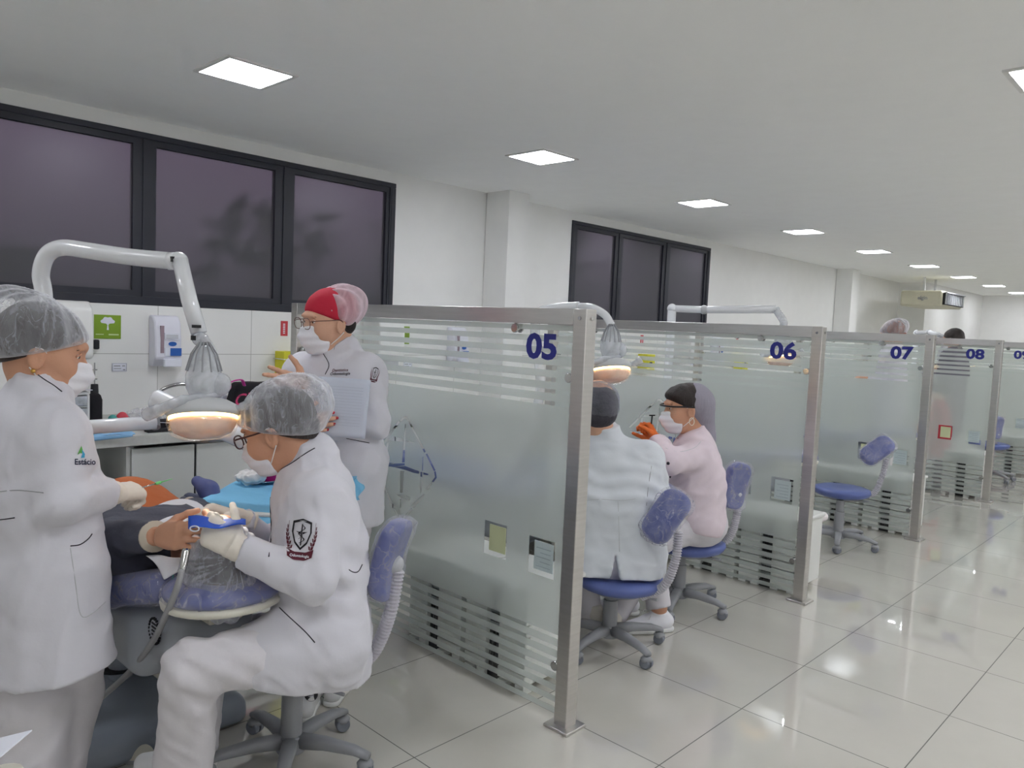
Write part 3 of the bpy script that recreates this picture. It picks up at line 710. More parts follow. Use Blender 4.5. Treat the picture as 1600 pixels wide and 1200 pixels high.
# ------------------------------------------------------------------ things on the wall and on the worktop
def wall_kit(dx, k):
    who = ['nearest booth', 'booth 06', 'booth 07', 'booth 08'][k]
    th = 'on the tiled wall of the ' + who if k == 0 else 'on the wall behind the glass in ' + who
    W = WY-.008
    # towel dispenser
    x0, x1, z0, z1 = 1.20+dx, 1.425+dx, 1.225, 1.535
    t = thing('towel_dispenser', 'rounded white towel dispenser ' + th, 'dispenser', (x0+.12, W, z0), 'towel dispensers')
    prof = [(0, z0), (0, z1), (-.16, z1), (-.205, z1-.04), (-.22, z1-.12), (-.22, z0+.02), (-.2, z0)]
    V = [(x0, W+a, z) for a, z in prof]+[(x1, W+a, z) for a, z in prof]; n = len(prof)
    part('casing', (V, [tuple(range(n)), tuple(range(n, 2*n))]+[(i, (i+1) % n, n+(i+1) % n, n+i) for i in range(n)]), WHITE_PL, t, bevel=.02, seg=3)
    part('outlet', box(x0+.05, x1-.03, W-.19, W-.1, z0-.055, z0), GREY_L, t, bevel=.005)
    # green sign
    x0, z0 = 1.493+dx, 1.33
    t = thing('wall_sign', 'green square sign with a white tree ' + th, 'sign', (x0+.07, W, z0), 'green tree signs')
    part('sign_plate', box(x0, x0+.142, W-.004, W, z0, z0+.135), mat('sign_green', (126, 158, 38), .5, var=.08), t)
    crown = [(.071+.036*math.cos(a)*(1+.08*math.sin(7*a)), .093+.030*math.sin(a)*(1+.08*math.sin(7*a))) for a in np.linspace(-.15, pi+.15, 22)]
    tree = crown+[(.062, .086), (.069, .078), (.066, .05), (.077, .05), (.074, .078), (.08, .086)]
    part('tree_symbol', prism(tree, (x0, W-.004, z0), (1, 0, 0), (0, 0, 1), (0, -1, 0), .001), PAPER, t)
    part('sign_text', join(box(x0+.008, x0+.05, W-.005, W-.004, z0+.022, z0+.027), box(x0+.076, x0+.13, W-.005, W-.004, z0+.02, z0+.028)), mat('pale_green', (196, 214, 160), .6), t)
    # soap dispenser
    x0, z0 = (1.79 if k == 0 else 2.02)+dx, 1.175
    t = thing('soap_dispenser', 'tall white soap dispenser with blue label ' + th, 'dispenser', (x0+.08, W, z0), 'soap dispensers')
    V = [(0, 0), (0, .30), (-.05, .30), (-.085, .26), (-.10, .16), (-.10, .05), (-.05, 0)]
    V3 = [(x0, W+a, z0+z) for a, z in V]+[(x0+.155, W+a, z0+z) for a, z in V]; n = len(V)
    part('casing', (V3, [tuple(range(n)), tuple(range(n, 2*n))]+[(i, (i+1) % n, n+(i+1) % n, n+i) for i in range(n)]), mat('dispenser_lilac_white', (222, 222, 232), .35), t, bevel=.01)
    part('refill_window', box(x0+.03, x0+.05, W-.103, W-.09, z0+.08, z0+.24), mat('mauve_insert', (150, 130, 140), .4), t)
    l = part('paper_label', box(x0+.052, x0+.142, W-.106, W-.09, z0+.16, z0+.2), PAPER, t); part('label_lines', join(*[box(x0+.06, x0+.13, W-.107, W-.106, z0+.168+.008*i, z0+.171+.008*i) for i in range(3)]), GREY_PL, l)
    l = part('blue_label', box(x0+.085, x0+.15, W-.108, W-.09, z0+.065, z0+.11), mat('label_blue', (40, 92, 170), .4), t)
    part('oval_label', lathe([(0, 0), (.024, 0), (.024, .0015), (0, .0015)], (x0+.098, W-.104, z0+.135), 20, (1, 0, 0), (0, 0, 1), (0, -1, 0), sy=.55), mat('label_blue', (40, 92, 170), .4), t)
    part('white_label', box(x0+.055, x0+.085, W-.106, W-.09, z0+.065, z0+.11), PAPER, t)
    part('push_lever', box(x0+.05, x0+.15, W-.115, W-.085, z0+.0, z0+.045), PAPER, t, bevel=.004)
    # small notice
    x0, z0 = 1.588+dx, 1.142
    o = single('notice_card', 'small framed white notice card ' + th, 'notice', box(x0, x0+.082, W-.003, W, z0, z0+.05), PAPER, (x0, W, z0), 'small notice cards')
    part('printed_frame', join(box(x0+.002, x0+.08, W-.004, W-.003, z0+.046, z0+.048), box(x0+.002, x0+.08, W-.004, W-.003, z0+.002, z0+.004), box(x0+.002, x0+.004, W-.004, W-.003, z0+.004, z0+.046), box(x0+.078, x0+.08, W-.004, W-.003, z0+.004, z0+.046), box(x0+.01, x0+.045, W-.004, W-.003, z0+.03, z0+.036), box(x0+.055, x0+.07, W-.004, W-.003, z0+.03, z0+.036), box(x0+.01, x0+.05, W-.004, W-.003, z0+.016, z0+.02), box(x0+.06, x0+.072, W-.004, W-.003, z0+.008, z0+.014)), GREY_PL, o)
    # red sign and yellow sharps box
    x0 = 2.645+dx
    o = single('red_sign', 'small red upright sign ' + th, 'sign', box(x0, x0+.05, W-.004, W, 1.37, 1.47), mat('sign_red', (196, 62, 70), .5), (x0, W, 1.37), 'small red signs')
    part('sign_text', join(*[box(x0+.015, x0+.03, W-.005, W-.004, 1.385+.012*i, 1.392+.012*i) for i in range(6)]), PAPER, o)
    x0 = 2.60+dx
    t = thing('sharps_box', 'yellow sharps box in wire holder ' + th, 'box', (x0+.08, W, 1.08), 'yellow sharps boxes')
    part('carton', box(x0, x0+.15, W-.13, W-.012, 1.08, 1.27), mat('sharps_yellow', (214, 208, 50), .6), t, bevel=.004)
    part('wire_holder', join(*[tube([(x0-.006, W-.14, z), (x0+.156, W-.14, z), (x0+.156, W-.004, z)], .003, 6) for z in (1.12, 1.22)], tube([(x0-.006, W-.004, 1.22), (x0-.006, W-.14, 1.22)], .003, 6), tube([(x0-.006, W-.004, 1.12), (x0-.006, W-.14, 1.12)], .003, 6)), WHITE_EN, t)
    part('hazard_print', box(x0+.05, x0+.1, W-.1312, W-.13, 1.14, 1.19), DARK, t)
for k in range(4): wall_kit(2.1*k, k)
single('wall_hook', 'small black wedge-shaped fitting on the tiles below the green sign', 'fitting', box(1.485, 1.515, 4.66, 4.69, 1.27, 1.325), DARK, (1.5, 4.69, 1.27), bevel=.008)

# organizer with drawers, bottles, jars
TZ = .85
t = thing('desk_organizer', 'white plastic three-drawer organizer on the worktop beside the black bottle', 'organizer', (1.2, 4.45, TZ))
part('casing', join(box(1.10, 1.36, 4.33, 4.55, TZ, TZ+.012), box(1.10, 1.36, 4.33, 4.55, TZ+.20, TZ+.215), box(1.10, 1.112, 4.33, 4.55, TZ+.012, TZ+.2), box(1.348, 1.36, 4.33, 4.55, TZ+.012, TZ+.2), box(1.112, 1.348, 4.54, 4.55, TZ+.012, TZ+.2), box(1.112, 1.348, 4.33, 4.54, TZ+.135, TZ+.141), box(1.112, 1.348, 4.33, 4.54, TZ+.07, TZ+.076)), WHITE_PL, t, bevel=.003)
for i in range(3):
    d = part('drawer', box(1.114, 1.346, 4.322, 4.5, TZ+.016+.064*i, TZ+.066+.064*i), PLAST, t, bevel=.004); part('drawer_knob', ball((1.23, 4.318, TZ+.041+.064*i), .009), WHITE_PL, d)
part('paper_cover', sheet(lambda u, v: (1.09+.28*u, 4.32+.24*v, TZ+.222+.006*math.sin(9*u+5*v)), 14, 12, .003), PAPER, t, smooth=True)
t = thing('black_bottle', 'tall black bottle with ribbed neck on the worktop beside the white organizer', 'bottle', (1.42, 4.45, TZ))
part('bottle_body', lathe([(0, 0), (.036, 0), (.038, .01), (.038, .16), (.03, .185), (.02, .195), (0, .195)], (1.42, 4.45, TZ), 20), RUBBER, t, smooth=True)
part('cap', cyl((1.42, 4.45, TZ+.195), (1.42, 4.45, TZ+.245), .02, .018), DARK, t, bevel=.003)
part('nozzle', join(cyl((1.42, 4.45, TZ+.245), (1.42, 4.45, TZ+.36), .003), cyl((1.42, 4.45, TZ+.27), (1.42, 4.45, TZ+.275), .014), cyl((1.42, 4.45, TZ+.32), (1.42, 4.45, TZ+.325), .014)), CHROME, t)
single('red_lump', 'crumpled red rubber piece on the worktop right of the black bottle', 'rubber piece', ball((1.53, 4.36, TZ+.05), (.035, .03, .05), 14, 10), mat('red_rubber', (206, 70, 84), .5, bump=.4), (1.53, 4.36, TZ), smooth=True)
single('teal_lump', 'small teal item on the worktop between bottle and red piece', 'container', ball((1.475, 4.34, TZ+.06), (.025, .025, .03), 12, 8), mat('teal_plastic', (62, 146, 140), .5), (1.475, 4.34, TZ), smooth=True)
def bagsheet(c, sx, sy, sz, amp, seed):
    def f(P): return P_ell(c, (sx, sy, sz))(P)+amp*waves(P, 26, seed)
    return mesh_sdf(f, np.array(c)-[sx+.03, sy+.03, sz+.03], np.array(c)+[sx+.03, sy+.03, sz+.03], .01)
single('clear_plastic_bag', 'crumpled translucent plastic bag on the worktop below the soap dispenser', 'bag', bagsheet((1.72, 4.48, TZ+.055), .15, .09, .05, .010, 2), FILM, (1.72, 4.48, TZ), smooth=True)
t = thing('black_case', 'flat black case with a white stripe on the worktop', 'case', (1.72, 4.33, TZ))
part('case_body', box(1.61, 1.83, 4.25, 4.37, TZ, TZ+.05), RUBBER, t, bevel=.01); part('stripe', tube(smooth_path([(1.615, 4.248, TZ+.035), (1.68, 4.246, TZ+.046), (1.76, 4.247, TZ+.037), (1.83, 4.248, TZ+.036)]), .002, 6), PAPER, t)
single('dark_slab', 'thin dark slab on the worktop behind the white lamp arm', 'tray', box(1.60, 1.92, 4.19, 4.245, TZ, TZ+.018), DARK, (1.72, 4.2, TZ), bevel=.004)  # thin dark slab making the dark patch below the arm
single('worktop_drape', 'light blue drape folded over the worktop edge left of the cabinets', 'drape', join(sheet(lambda u, v: (1.18+.34*u, 4.14+.09*v+.006*math.sin(8*u), TZ+.008+.004*math.sin(12*u+3*v)), 20, 8, .004), sheet(lambda u, v: (1.18+.32*u, 4.128-.004*math.sin(9*u), TZ+.01-.03*v*(1-.6*u)), 20, 4, .003)), mat('drape_blue_soft', (140, 186, 226), .8), (1.3, 4.15, TZ), smooth=True)
t = thing('tap', 'chrome arched tap on the worktop behind the dental lamp', 'tap', (1.80, 4.58, TZ))
part('spout', tube(smooth_path([(1.80, 4.58, TZ), (1.80, 4.58, TZ+.14), (1.82, 4.57, TZ+.19), (1.90, 4.53, TZ+.225), (2.0, 4.5, TZ+.215), (2.04, 4.48, TZ+.18)]), .011, 12), CHROME, t, smooth=True)
part('tap_base', cyl((1.8, 4.58, TZ), (1.8, 4.58, TZ+.02), .026), CHROME, t, bevel=.003)
t = thing('cotton_jar', 'white translucent jar on the worktop left of the black bag', 'jar', (2.04, 4.38, TZ))
part('jar_body', lathe([(0, 0), (.045, 0), (.048, .01), (.048, .12), (.04, .13), (0, .13)], (2.04, 4.38, TZ), 22), PLAST, t, smooth=True); part('lid', cyl((2.04, 4.38, TZ+.13), (2.04, 4.38, TZ+.15), .044), GREY_L, t, bevel=.004)
# black tote bag with magenta handle
bc = np.array([2.31, 4.42, TZ])
def tote(P):
    q = P-bc; tap = 1-.25*np.clip(q[:, 2]/.25, 0, 1)
    qq = np.stack([q[:, 0]/tap, q[:, 1]/tap, q[:, 2]-.12], 1)
    return P_box((0, 0, 0), (.165, .075, .12), .035)(qq)+.006*waves(P, 16, 5)
t = thing('tote_bag', 'black fabric bag with a magenta handle and script print on the worktop', 'bag', bc)
tb = part('bag_body', mesh_sdf(tote, bc-[.22, .13, .02], bc+[.22, .13, .29], .008), RUBBER, t, smooth=True)
part('handle', join(tube(smooth_path([bc+[-.09, -.07, .225], bc+[-.12, -.09, .262], bc+[-.19, -.1, .25], bc+[-.2, -.1, .21], bc+[-.28, -.08, .15]]), .011, 8, sy=.4)), mat('magenta_strap', (196, 50, 150), .6), t, smooth=True)
part('handle', tube(smooth_path([bc+[-.19, -.06, .22], bc+[-.25, -.06, .225], bc+[-.29, -.08, .17], bc+[-.3, -.1, .14]]), .010, 8, sy=.4), MATS['magenta_strap'], t, smooth=True)
bb = bvh_of(tb)
g = text2d('Chic', 30, .4, shear=.35)
decal('script_print', bb, g, 388, 624, .85, mat('pink_script', (196, 60, 110), .6), t, ang=8)
# white fabric left of the bag
single('white_cloth_bag', 'pale fabric flap leaning against the black bag on the worktop', 'bag', bagsheet((2.12, 4.52, TZ+.13), .07, .05, .12, .008, 8), PAPER, (2.12, 4.52, TZ), smooth=True)
# bag in the niche
nb = np.array([1.34, 4.36, .118])
t = thing('backpack', 'black backpack with a metal clip in the open niche under the worktop', 'bag', nb)
part('bag_body', mesh_sdf(lambda P: P_ell(nb+[0, 0, .27], (.15, .12, .275))(P)+.012*waves(P, 14, 3), nb-[.2, .17, .02], nb+[.2, .17, .58], .012), RUBBER, t, smooth=True)
part('clip', tube(smooth_path([nb+[.03, -.13, .40], nb+[.05, -.135, .36], nb+[.035, -.135, .33], nb+[.06, -.13, .30]]), .004, 6), CHROME, t)

# ------------------------------------------------------------------ clinic stools
def wheel(c, az, r=.027):
    d = np.array([math.cos(az), math.sin(az), 0]); return join(*[cyl(np.array(c)+d*s*.004, np.array(c)+d*s*.022, r, r*.9, 18) for s in (-1, 1)])
def stool(label, hub, seat, base_az, goose, pad, padU, padV, group='blue clinic stools', film=True, lever=0):
    hub = np.array([hub[0], hub[1], 0.]); t = thing('clinic_stool', label, 'stool', hub, group)
    sz = seat[2]
    part('column', join(cyl(hub+[0, 0, .07], hub+[0, 0, sz*.62], .036, .034, 24), cyl(hub+[0, 0, sz*.62], hub+[0, 0, sz-.07], .028, .028, 24)), GREY_PL, t, bevel=.003)
    part('hub', cyl(hub+[0, 0, .055], hub+[0, 0, .11], .05, .042, 24), GREY_PL, t, bevel=.004)
    for i in range(5):
        a = base_az+2*pi*i/5; d = np.array([math.cos(a), math.sin(a), 0]); s = np.array([-d[1], d[0], 0])
        P = [hub+d*.03+[0, 0, .088], hub+d*.12+[0, 0, .092], hub+d*.22+[0, 0, .083], hub+d*.275+[0, 0, .068]]
        wd = [.026, .023, .020, .017]; hh = [.024, .02, .015, .010]; V = []; n = 8
        for p, w_, h_ in zip(P, wd, hh):
            for q in range(n):
                b = 2*pi*q/n+pi/n; V.append(p+s*w_*np.sign(math.cos(b))*abs(math.cos(b))**.6+np.array([0, 0, h_])*np.sign(math.sin(b))*abs(math.sin(b))**.6)
        Fc = [(r*n+q, r*n+(q+1) % n, (r+1)*n+(q+1) % n, (r+1)*n+q) for r in range(3) for q in range(n)]+[tuple(range(n))[::-1], tuple(3*n+q for q in range(n))]
        lg = part('leg', (V, Fc), GREY_PL, t, smooth=True)
        e = hub+d*.262; c = part('caster', join(cyl(e+[0, 0, .03], e+[0, 0, .066], .008), wheel(e+[0, 0, .027], a+.9+i)), WHEEL, lg, bevel=.003)
        part('caster_hood', lathe([(.001, .0), (.024, 0), (.028, .012), (.018, .024), (0.001, .026)], e+[0, 0, .033], 16), GREY_PL, lg, smooth=True)
    X, Y = .205, .195
    so = np.array([seat[0], seat[1], sz])
    part('seat', lathe([(.001, -.062), (.15, -.062), (.19, -.045), (.205, -.022), (.2, -.006), (.17, .004), (.08, 0), (.001, -.004)], so, 36), BLUE_V, t, smooth=True)
    part('seat_pan', cyl(so-[0, 0, .078], so-[0, 0, .06], .12, .15), GREY_PL, t, bevel=.004)
    part('height_lever', tube([so-[0, 0, .08], so+[.02, -.1, -.085], so+[.03, -.19, -.075]], .006, 8), GREY_PL, t, smooth=True)
    if goose is not None:
        G = smooth_path(goose, 14); L = np.r_[0, np.cumsum(np.linalg.norm(np.diff(G, axis=0), axis=1))]; N = int(L[-1]/.0055)*2
        tt = np.linspace(0, L[-1], N); Q = np.stack([np.interp(tt, L, G[:, i]) for i in range(3)], 1)
        rr = np.where((np.arange(N)//2) % 2 == 0, .0215, .0165)
        part('ribbed_arm', tube(Q, rr, 14), RIB_W, t)
        e = np.array(goose[-1]); pc = np.array(pad, float)
        part('swivel_knob', ball((e+pc)/2, (.034, .034, .03)), GREY_L, t, smooth=True)
        Uu = nrm(padU); Vv = np.array(padV, float); Vv = nrm(Vv-Uu*np.dot(Vv, Uu)); Nn = np.cross(Uu, Vv)
        def pf(P, e_=0.):
            q = (P-pc)@np.array([Uu, Vv, Nn]).T; q = q.copy(); q[:, 2] += .9*(q[:, 0]**2)
            a = np.abs(q[:, :2])-np.array([.128+e_-.06, .072+e_-.06]); d2 = np.sqrt((np.maximum(a, 0)**2).sum(1))+np.minimum(a.max(1), 0)-.06
            return smax(d2, np.abs(q[:, 2])-.03-e_, .025)
        p = part('backrest', mesh_sdf(pf, pc-.2, pc+.2, .008), BLUE_D, t, smooth=True)
        if film:
            f2 = lambda P: pf(P, .006)+.006*waves(P, 42, 4)-.003
            part('plastic_film', mesh_sdf(f2, pc-.21, pc+.21, .007), FILM, p, smooth=True)
    return t
s3 = stool('clinic stool under the seated clinician in the foreground, its blue backrest seen edge-on', (1.318, 2.212), (1.305, 2.13, .415), .28,
           [at(560, 1045, d=2.40), at(588, 1012, d=2.38), at(610, 955, d=2.36), at(622, 890, d=2.36)], at(606, 872, d=2.36), at(622, 815, d=2.36)-at(590, 935, d=2.36), ray(600, 870)+SR*.35)
s5 = stool('clinic stool under the seated man seen from behind, film-wrapped backrest on its right', (2.931, 2.093), (2.90, 2.03, .375), -.55,
           [at(1002, 932, d=3.50), at(1038, 915, d=3.44), at(1056, 872, d=3.42), at(1060, 830, d=3.42)], at(1040, 806, d=3.40), at(1064, 776, d=3.40)-at(1018, 842, d=3.40), np.cross(nrm(at(1064, 776, d=3.40)-at(1018, 842, d=3.40)), ray(1040, 800)+SR*.5))
s6 = stool('clinic stool under the woman with orange gloves', (3.671, 2.171), (3.68, 2.14, .385), -.25,
           [at(1112, 852, d=4.22), at(1138, 842, d=4.20), at(1150, 812, d=4.18), at(1153, 785, d=4.18)], at(1148, 758, d=4.16), at(1156, 730, d=4.16)-at(1140, 790, d=4.16), ray(1148, 760)*.5+SR)
s7 = stool('empty blue clinic stool in booth 07 in front of partition 07', (5.73, 2.09), (5.85, 2.13, .405), -.28,
           [at(1342, 777, d=5.72), at(1366, 770, d=5.66), at(1379, 742, d=5.64), at(1386, 716, d=5.64)], at(1371, 703, d=5.62), at(1392, 688, d=5.62)-at(1350, 718, d=5.62), np.cross(nrm(at(1392, 688, d=5.62)-at(1350, 718, d=5.62)), ray(1370, 700)+SR*.4))
s9 = stool('blue clinic stool in booth 09, mostly hidden behind the post of partition 08', (10.05, 2.05), (10.05, 2.07, .42), .3,
           [at(1537, 735, d=8.75), at(1547, 732, d=8.7), at(1551, 712, d=8.7), at(1556, 690, d=8.7)], at(1557, 668, d=8.7), at(1561, 645, d=8.7)-at(1552, 688, d=8.7), ray(1557, 668)*.5+SR)

# ------------------------------------------------------------------ dental chair (built once, copied to the farther booths)
def dental_chair():
    t = thing('dental_chair', None, None, (1.08, 2.95, 0))
    A = []
    Z0 = 0
    def slab(P): return P_box((1.06, 2.98, .03), (.31, .42, .075), .06)(P)
    base = U_([P_box((1.06, 2.98, .035), (.30, .42, .07), .06), P_ell((1.04, 3.05, .10), (.17, .2, .09))], .08)
    part('floor_base', mesh_sdf(lambda P: np.maximum(base(P), -P[:, 2]+.004), (.7, 2.5, -.01), (1.42, 3.46, .25), .012), GREY_BASE, t, smooth=True)
    part('base_recess', lathe([(.001, 0), (.075, 0), (.08, .012), (.001, .012)], (1.02, 2.92, .185), 24), DARK, t)
    part('lift_column', join(cyl((1.02, 2.92, .15), (1.03, 2.8, .42), .045, .05)), GREY_BASE, t, smooth=False, bevel=.004)
    part('lift_link', join(box(1.10, 1.16, 2.72, 3.0, .16, .22), box(1.09, 1.12, 2.70, 2.95, .2, .34)), CREAM, t, bevel=.006)
    shell = U_([P_box((1.0, 2.62, .505), (.17, .36, .10), .06), P_box((1.0, 2.36, .565), (.13, .26, .08), .05), P_box((1.0, 3.0, .38), (.16, .26, .10), .06)], .08)
    part('under_shell', mesh_sdf(shell, (.78, 2.02, .2), (1.22, 3.4, .70), .012), GREY_CH, t, smooth=True)
    part('headrest_bracket', join(box(.95, 1.05, 2.04, 2.38, .625, .665), box(1.02, 1.12, 2.16, 2.26, .55, .63)), CREAM, t, bevel=.006)
    def path(P, pts, hw, th):
        """padded slab following a side profile"""
        d = np.full(len(P), 9.)
        for (y0, z0), (y1, z1), a, b in zip(pts[:-1], pts[1:], hw[:-1], hw[1:]):
            ab = np.array([y1-y0, z1-z0]); L = ab@ab; q = P[:, 1:]-np.array([y0, z0]); s = np.clip((q@ab)/L, 0, 1)
            r = q-s[:, None]*ab; dz = np.sqrt((r*r).sum(1)); w_ = a+(b-a)*s
            e = np.stack([np.abs(P[:, 0]-1.0)-(w_-th*.8), dz-th*.2], 1)
            dd = np.sqrt((np.maximum(e, 0)**2).sum(1))+np.minimum(e.max(1), 0)-th*.8
            d = smin(d, dd, .02)
        return d
    back = lambda P: path(P, [(2.19, .715), (2.38, .665), (2.6, .62), (2.88, .575)], [.17, .23, .25, .24], .045)
    seatf = lambda P: path(P, [(2.92, .57), (3.25, .56), (3.45, .60), (3.9, .60), (4.0, .59)], [.24, .25, .23, .2, .17], .045)
    bk = part('backrest_cushion', mesh_sdf(back, (.7, 2.07, .48), (1.3, 2.99, .80), .012), BLUE_D, t, smooth=True)
    part('plastic_film', mesh_sdf(lambda P: back(P)-.007+.004*waves(P, 30, 9), (.68, 2.05, .46), (1.32, 3.0, .82), .012), FILM, bk, smooth=True)
    part('seat_cushion', mesh_sdf(seatf, (.7, 2.8, .46), (1.3, 4.08, .70), .014), BLUE_D, t, smooth=True)
    hr = P_ell((1.0, 2.05, .728), (.17, .15, .046))
    h = part('headrest', mesh_sdf(lambda P: smax(hr(P), -P_ell((1.0, 2.06, .86), (.13, .15, .125))(P), .03), (.80, 1.88, .65), (1.2, 2.24, .81), .008), BLUE_D, t, smooth=True)
    part('headrest_rim', lathe([(.155, -.02), (.172, -.012), (.175, 0), (.165, .006), (.001, -.006), (.001, -.03)], (1.0, 2.05, .705), 36, sy=.88), CREAM, h, smooth=True)
    part('plastic_film', mesh_sdf(lambda P: hr(P)-.006+.003*waves(P, 34, 3), (.8, 1.86, .65), (1.22, 2.26, .82), .01), FILM, h, smooth=True)
    # armrest on the far side
    part('armrest', mesh_sdf(U_([P_cap((1.27, 2.72, .64), (1.27, 3.2, .67), .035), P_cap((1.27, 2.95, .64), (1.2, 3.0, .52), .028)], .03), (1.12, 2.62, .45), (1.36, 3.3, .75), .01), BLUE_D, t, smooth=True)
    # badge on the shell
    O = np.array([.868, 2.20, .585])
    b = part('badge', lathe([(.001, 0), (.034, 0), (.034, .004), (.001, .004)], O, 28, (0, -1, 0), (0, 0, 1), (-1, 0, 0)), GREY_L, t)
    part('badge_ring', join(*[xf(box(-.0035, .0035, -.002, .002, -.003, .003), 0, O+np.array([-.005, -.036*math.cos(a), .036*math.sin(a)])) for a in np.linspace(0, 2*pi, 22, endpoint=False)]), DARK, b)
    part('badge_lines', join(*[box(O[0]-.006, O[0]-.003, O[1]-.02, O[1]+.02, O[2]-.016+.011*i, O[2]-.011+.011*i) for i in range(4)]), DARK, b)
    return t
ch5 = dental_chair(); tag(ch5, 'blue padded dental chair in the foreground with the patient lying on it', 'dental chair', group='blue dental chairs')
for k in (1, 2, 3):
    c = copy_tree(ch5); c.location = (1.08+(0, 2.2, 3.95, 6.05)[k], 2.95+.08, 0)
    tag(c, 'blue dental chair blurred behind the frosted glass in booth 0%d' % (5+k), 'dental chair', group='blue dental chairs')
# foot control
t = thing('foot_control', 'cream foot control on the floor in front of the chair base', 'foot pedal', (*at(216, 1180, z=0)[:2], 0))
f0 = at(216, 1180, z=0)
part('pedal_housing', mesh_sdf(lambda P: np.maximum(P_ell(f0, (.055, .055, .075))(P), -P[:, 2]+.006), f0-[.08, .08, .01], f0+[.08, .08, .1], .006), CREAM, t, smooth=True)
part('pedal_ring', cyl(f0, f0+[0, 0, .012], .06), GREY_PL, t, bevel=.003)

# ------------------------------------------------------------------ dental lamp on its arm
LW = mat('lamp_bulb_warm', (255, 220, 150), .4, emit=(255, 214, 140), es=11)
REFL = mat('lamp_reflector', (244, 214, 194), .2, metal=.35, var=.08, vscale=40)
LENS = veil('lamp_lens', (250, 238, 228), .03, .3, 20, (1, 1, 1), .05, 1.)
def lamp_light(t, c, target, power):
    ld = bpy.data.lights.new('lamp_light', 'SPOT'); ld.energy = power; ld.color = (1, .93, .82); ld.spot_size = math.radians(34); ld.spot_blend = .5; ld.shadow_soft_size = .04
    o = bpy.data.objects.new('lamp_light', ld); COL.objects.link(o); o.parent = t
    c = np.array(c, float); d = nrm(np.array(target, float)-c); o.location = tuple(c+d*.0-np.array(t.location)); o.rotation_euler = Vector(d).to_track_quat('-Z', 'Y').to_euler()
def pole_points(): return [np.array([.715, 2.84, .45]), at(70, 600, d=2.50), at(69, 470, d=2.55), at(64, 428, d=2.55), at(74, 398, d=2.54), at(98, 387, d=2.52), at(140, 392, d=2.48), at(200, 401, d=2.44), at(272, 408, d=2.38)]
def lamp_head(t, c, k=1.):
    """c: centre of the dish; parts of the lamp head"""
    c = np.array(c, float); r, g = SR, SG
    part('rear_housing', lathe([(.012, .165), (.02, .16), (.04, .12), (.052, .075), (.05, .04), (.036, .012), (.03, 0)], c+[0, 0, .01], 24), PLAST, t, smooth=True)
    part('vent_fins', join(*[tube([c+[.014*math.cos(a), .014*math.sin(a), .185], c+[.036*math.cos(a), .036*math.sin(a), .15], c+[.05*math.cos(a), .05*math.sin(a), .10]], .0025, 6) for a in np.linspace(0, 2*pi, 12, endpoint=False)]), GREY_PL, t)
    part('pivot_bulb', ball(c+r*.05+[0, 0, .062], (.03, .03, .034)), PLAST, t, smooth=True)
    T = nrm(-SR*.10+SG*.30+UP*1.0)   # dish axis
    X, Y, Z = frame_of(T); X = nrm(SR-Z*np.dot(SR, Z)); Y = np.cross(Z, X)
    part('dish_cover', lathe([(.102, -.012), (.106, 0), (.098, .02), (.07, .036), (.035, .045), (.001, .047)], c-[0, 0, .025], 32, X, Y, Z, sy=.8), mat('lamp_cover_grey', (200, 202, 204), .4), t, smooth=True)
    part('reflector', lathe([(.097, -.008), (.094, -.03), (.082, -.052), (.05, -.066), (.001, -.070)], c-[0, 0, .032], 32, X, Y, Z, sy=.8), REFL, t, smooth=True)
    part('lens', lathe([(.103, 0), (.104, -.026), (.09, -.058), (.055, -.074), (.001, -.078)], c-[0, 0, .034], 32, X, Y, Z, sy=.82), LENS, t, smooth=True)
    part('lit_strip', lathe([(.092, 0), (.0985, 0), (.0985, -.010), (.092, -.010)], c-[0, 0, .034], 32, X, Y, Z, sy=.82), LW, t)
    part('handle', tube(smooth_path([c+r*.05+[0, 0, .035], c-r*.03+[0, 0, .018]-g*.06, c-r*.10+[0, 0, -.012]-g*.05, c-r*.155+[0, 0, -.035]-g*.03]), [.012]*8+[.016]*9+[.019]*8, 12), PLAST, t, smooth=True)
    part('handle', tube(smooth_path([c+r*.09+[0, 0, -.01], c+r*.12+[0, 0, .0], c+r*.152+[0, 0, .02]]), [.01]*6+[.014]*6+[.02]*5, 12), PLAST, t, smooth=True)
t = thing('dental_lamp', 'white-armed dental lamp reaching over the patient, lit warm underneath', 'dental lamp', (.775, 2.90, 0), 'dental lamps')
part('pole', tube(smooth_path(pole_points(), 8), .0265, 18), WHITE_EN, t, smooth=True)
j1 = at(279, 408, d=2.37); j2 = at(311, 520, d=2.33); hc = at(318, 632, d=2.28)
part('elbow_joint', join(ball(j1, .029), cyl(j1, j1+nrm(at(270, 408, d=2.37)-j1)*.03, .0275)), WHITE_EN, t, smooth=True)
part('fore_arm', tube([at(281, 406, d=2.36), at(296, 470, d=2.345), j2], [.0235, .024, .0235], 18), WHITE_EN, t, smooth=True)
part('square_plug', cbox(at(270, 405, d=2.345), (.012, .012, .016)), DARK, t); part('square_plug', cbox(at(307, 510, d=2.30), (.02, .02, .009)), DARK, t); part('square_plug', cbox(at(302, 528, d=2.30), (.011, .011, .014)), DARK, t)
part('wrist_joint', ball(at(313, 530, d=2.325), (.024, .024, .022)), PLAST, t, smooth=True)
part('yoke', tube(smooth_path([at(318, 528, d=2.31), at(331, 548, d=2.3), at(338, 575, d=2.29), at(340, 598, d=2.285)]), .0125, 12), PLAST, t, smooth=True)
lamp_head(t, hc)
lamp_light(t, hc-[0, 0, .125], at(345, 800, d=2.2), 9.)
part('base_bracket', box(.68, .86, 2.80, 2.88, .40, .50), WHITE_EN, t, bevel=.01)
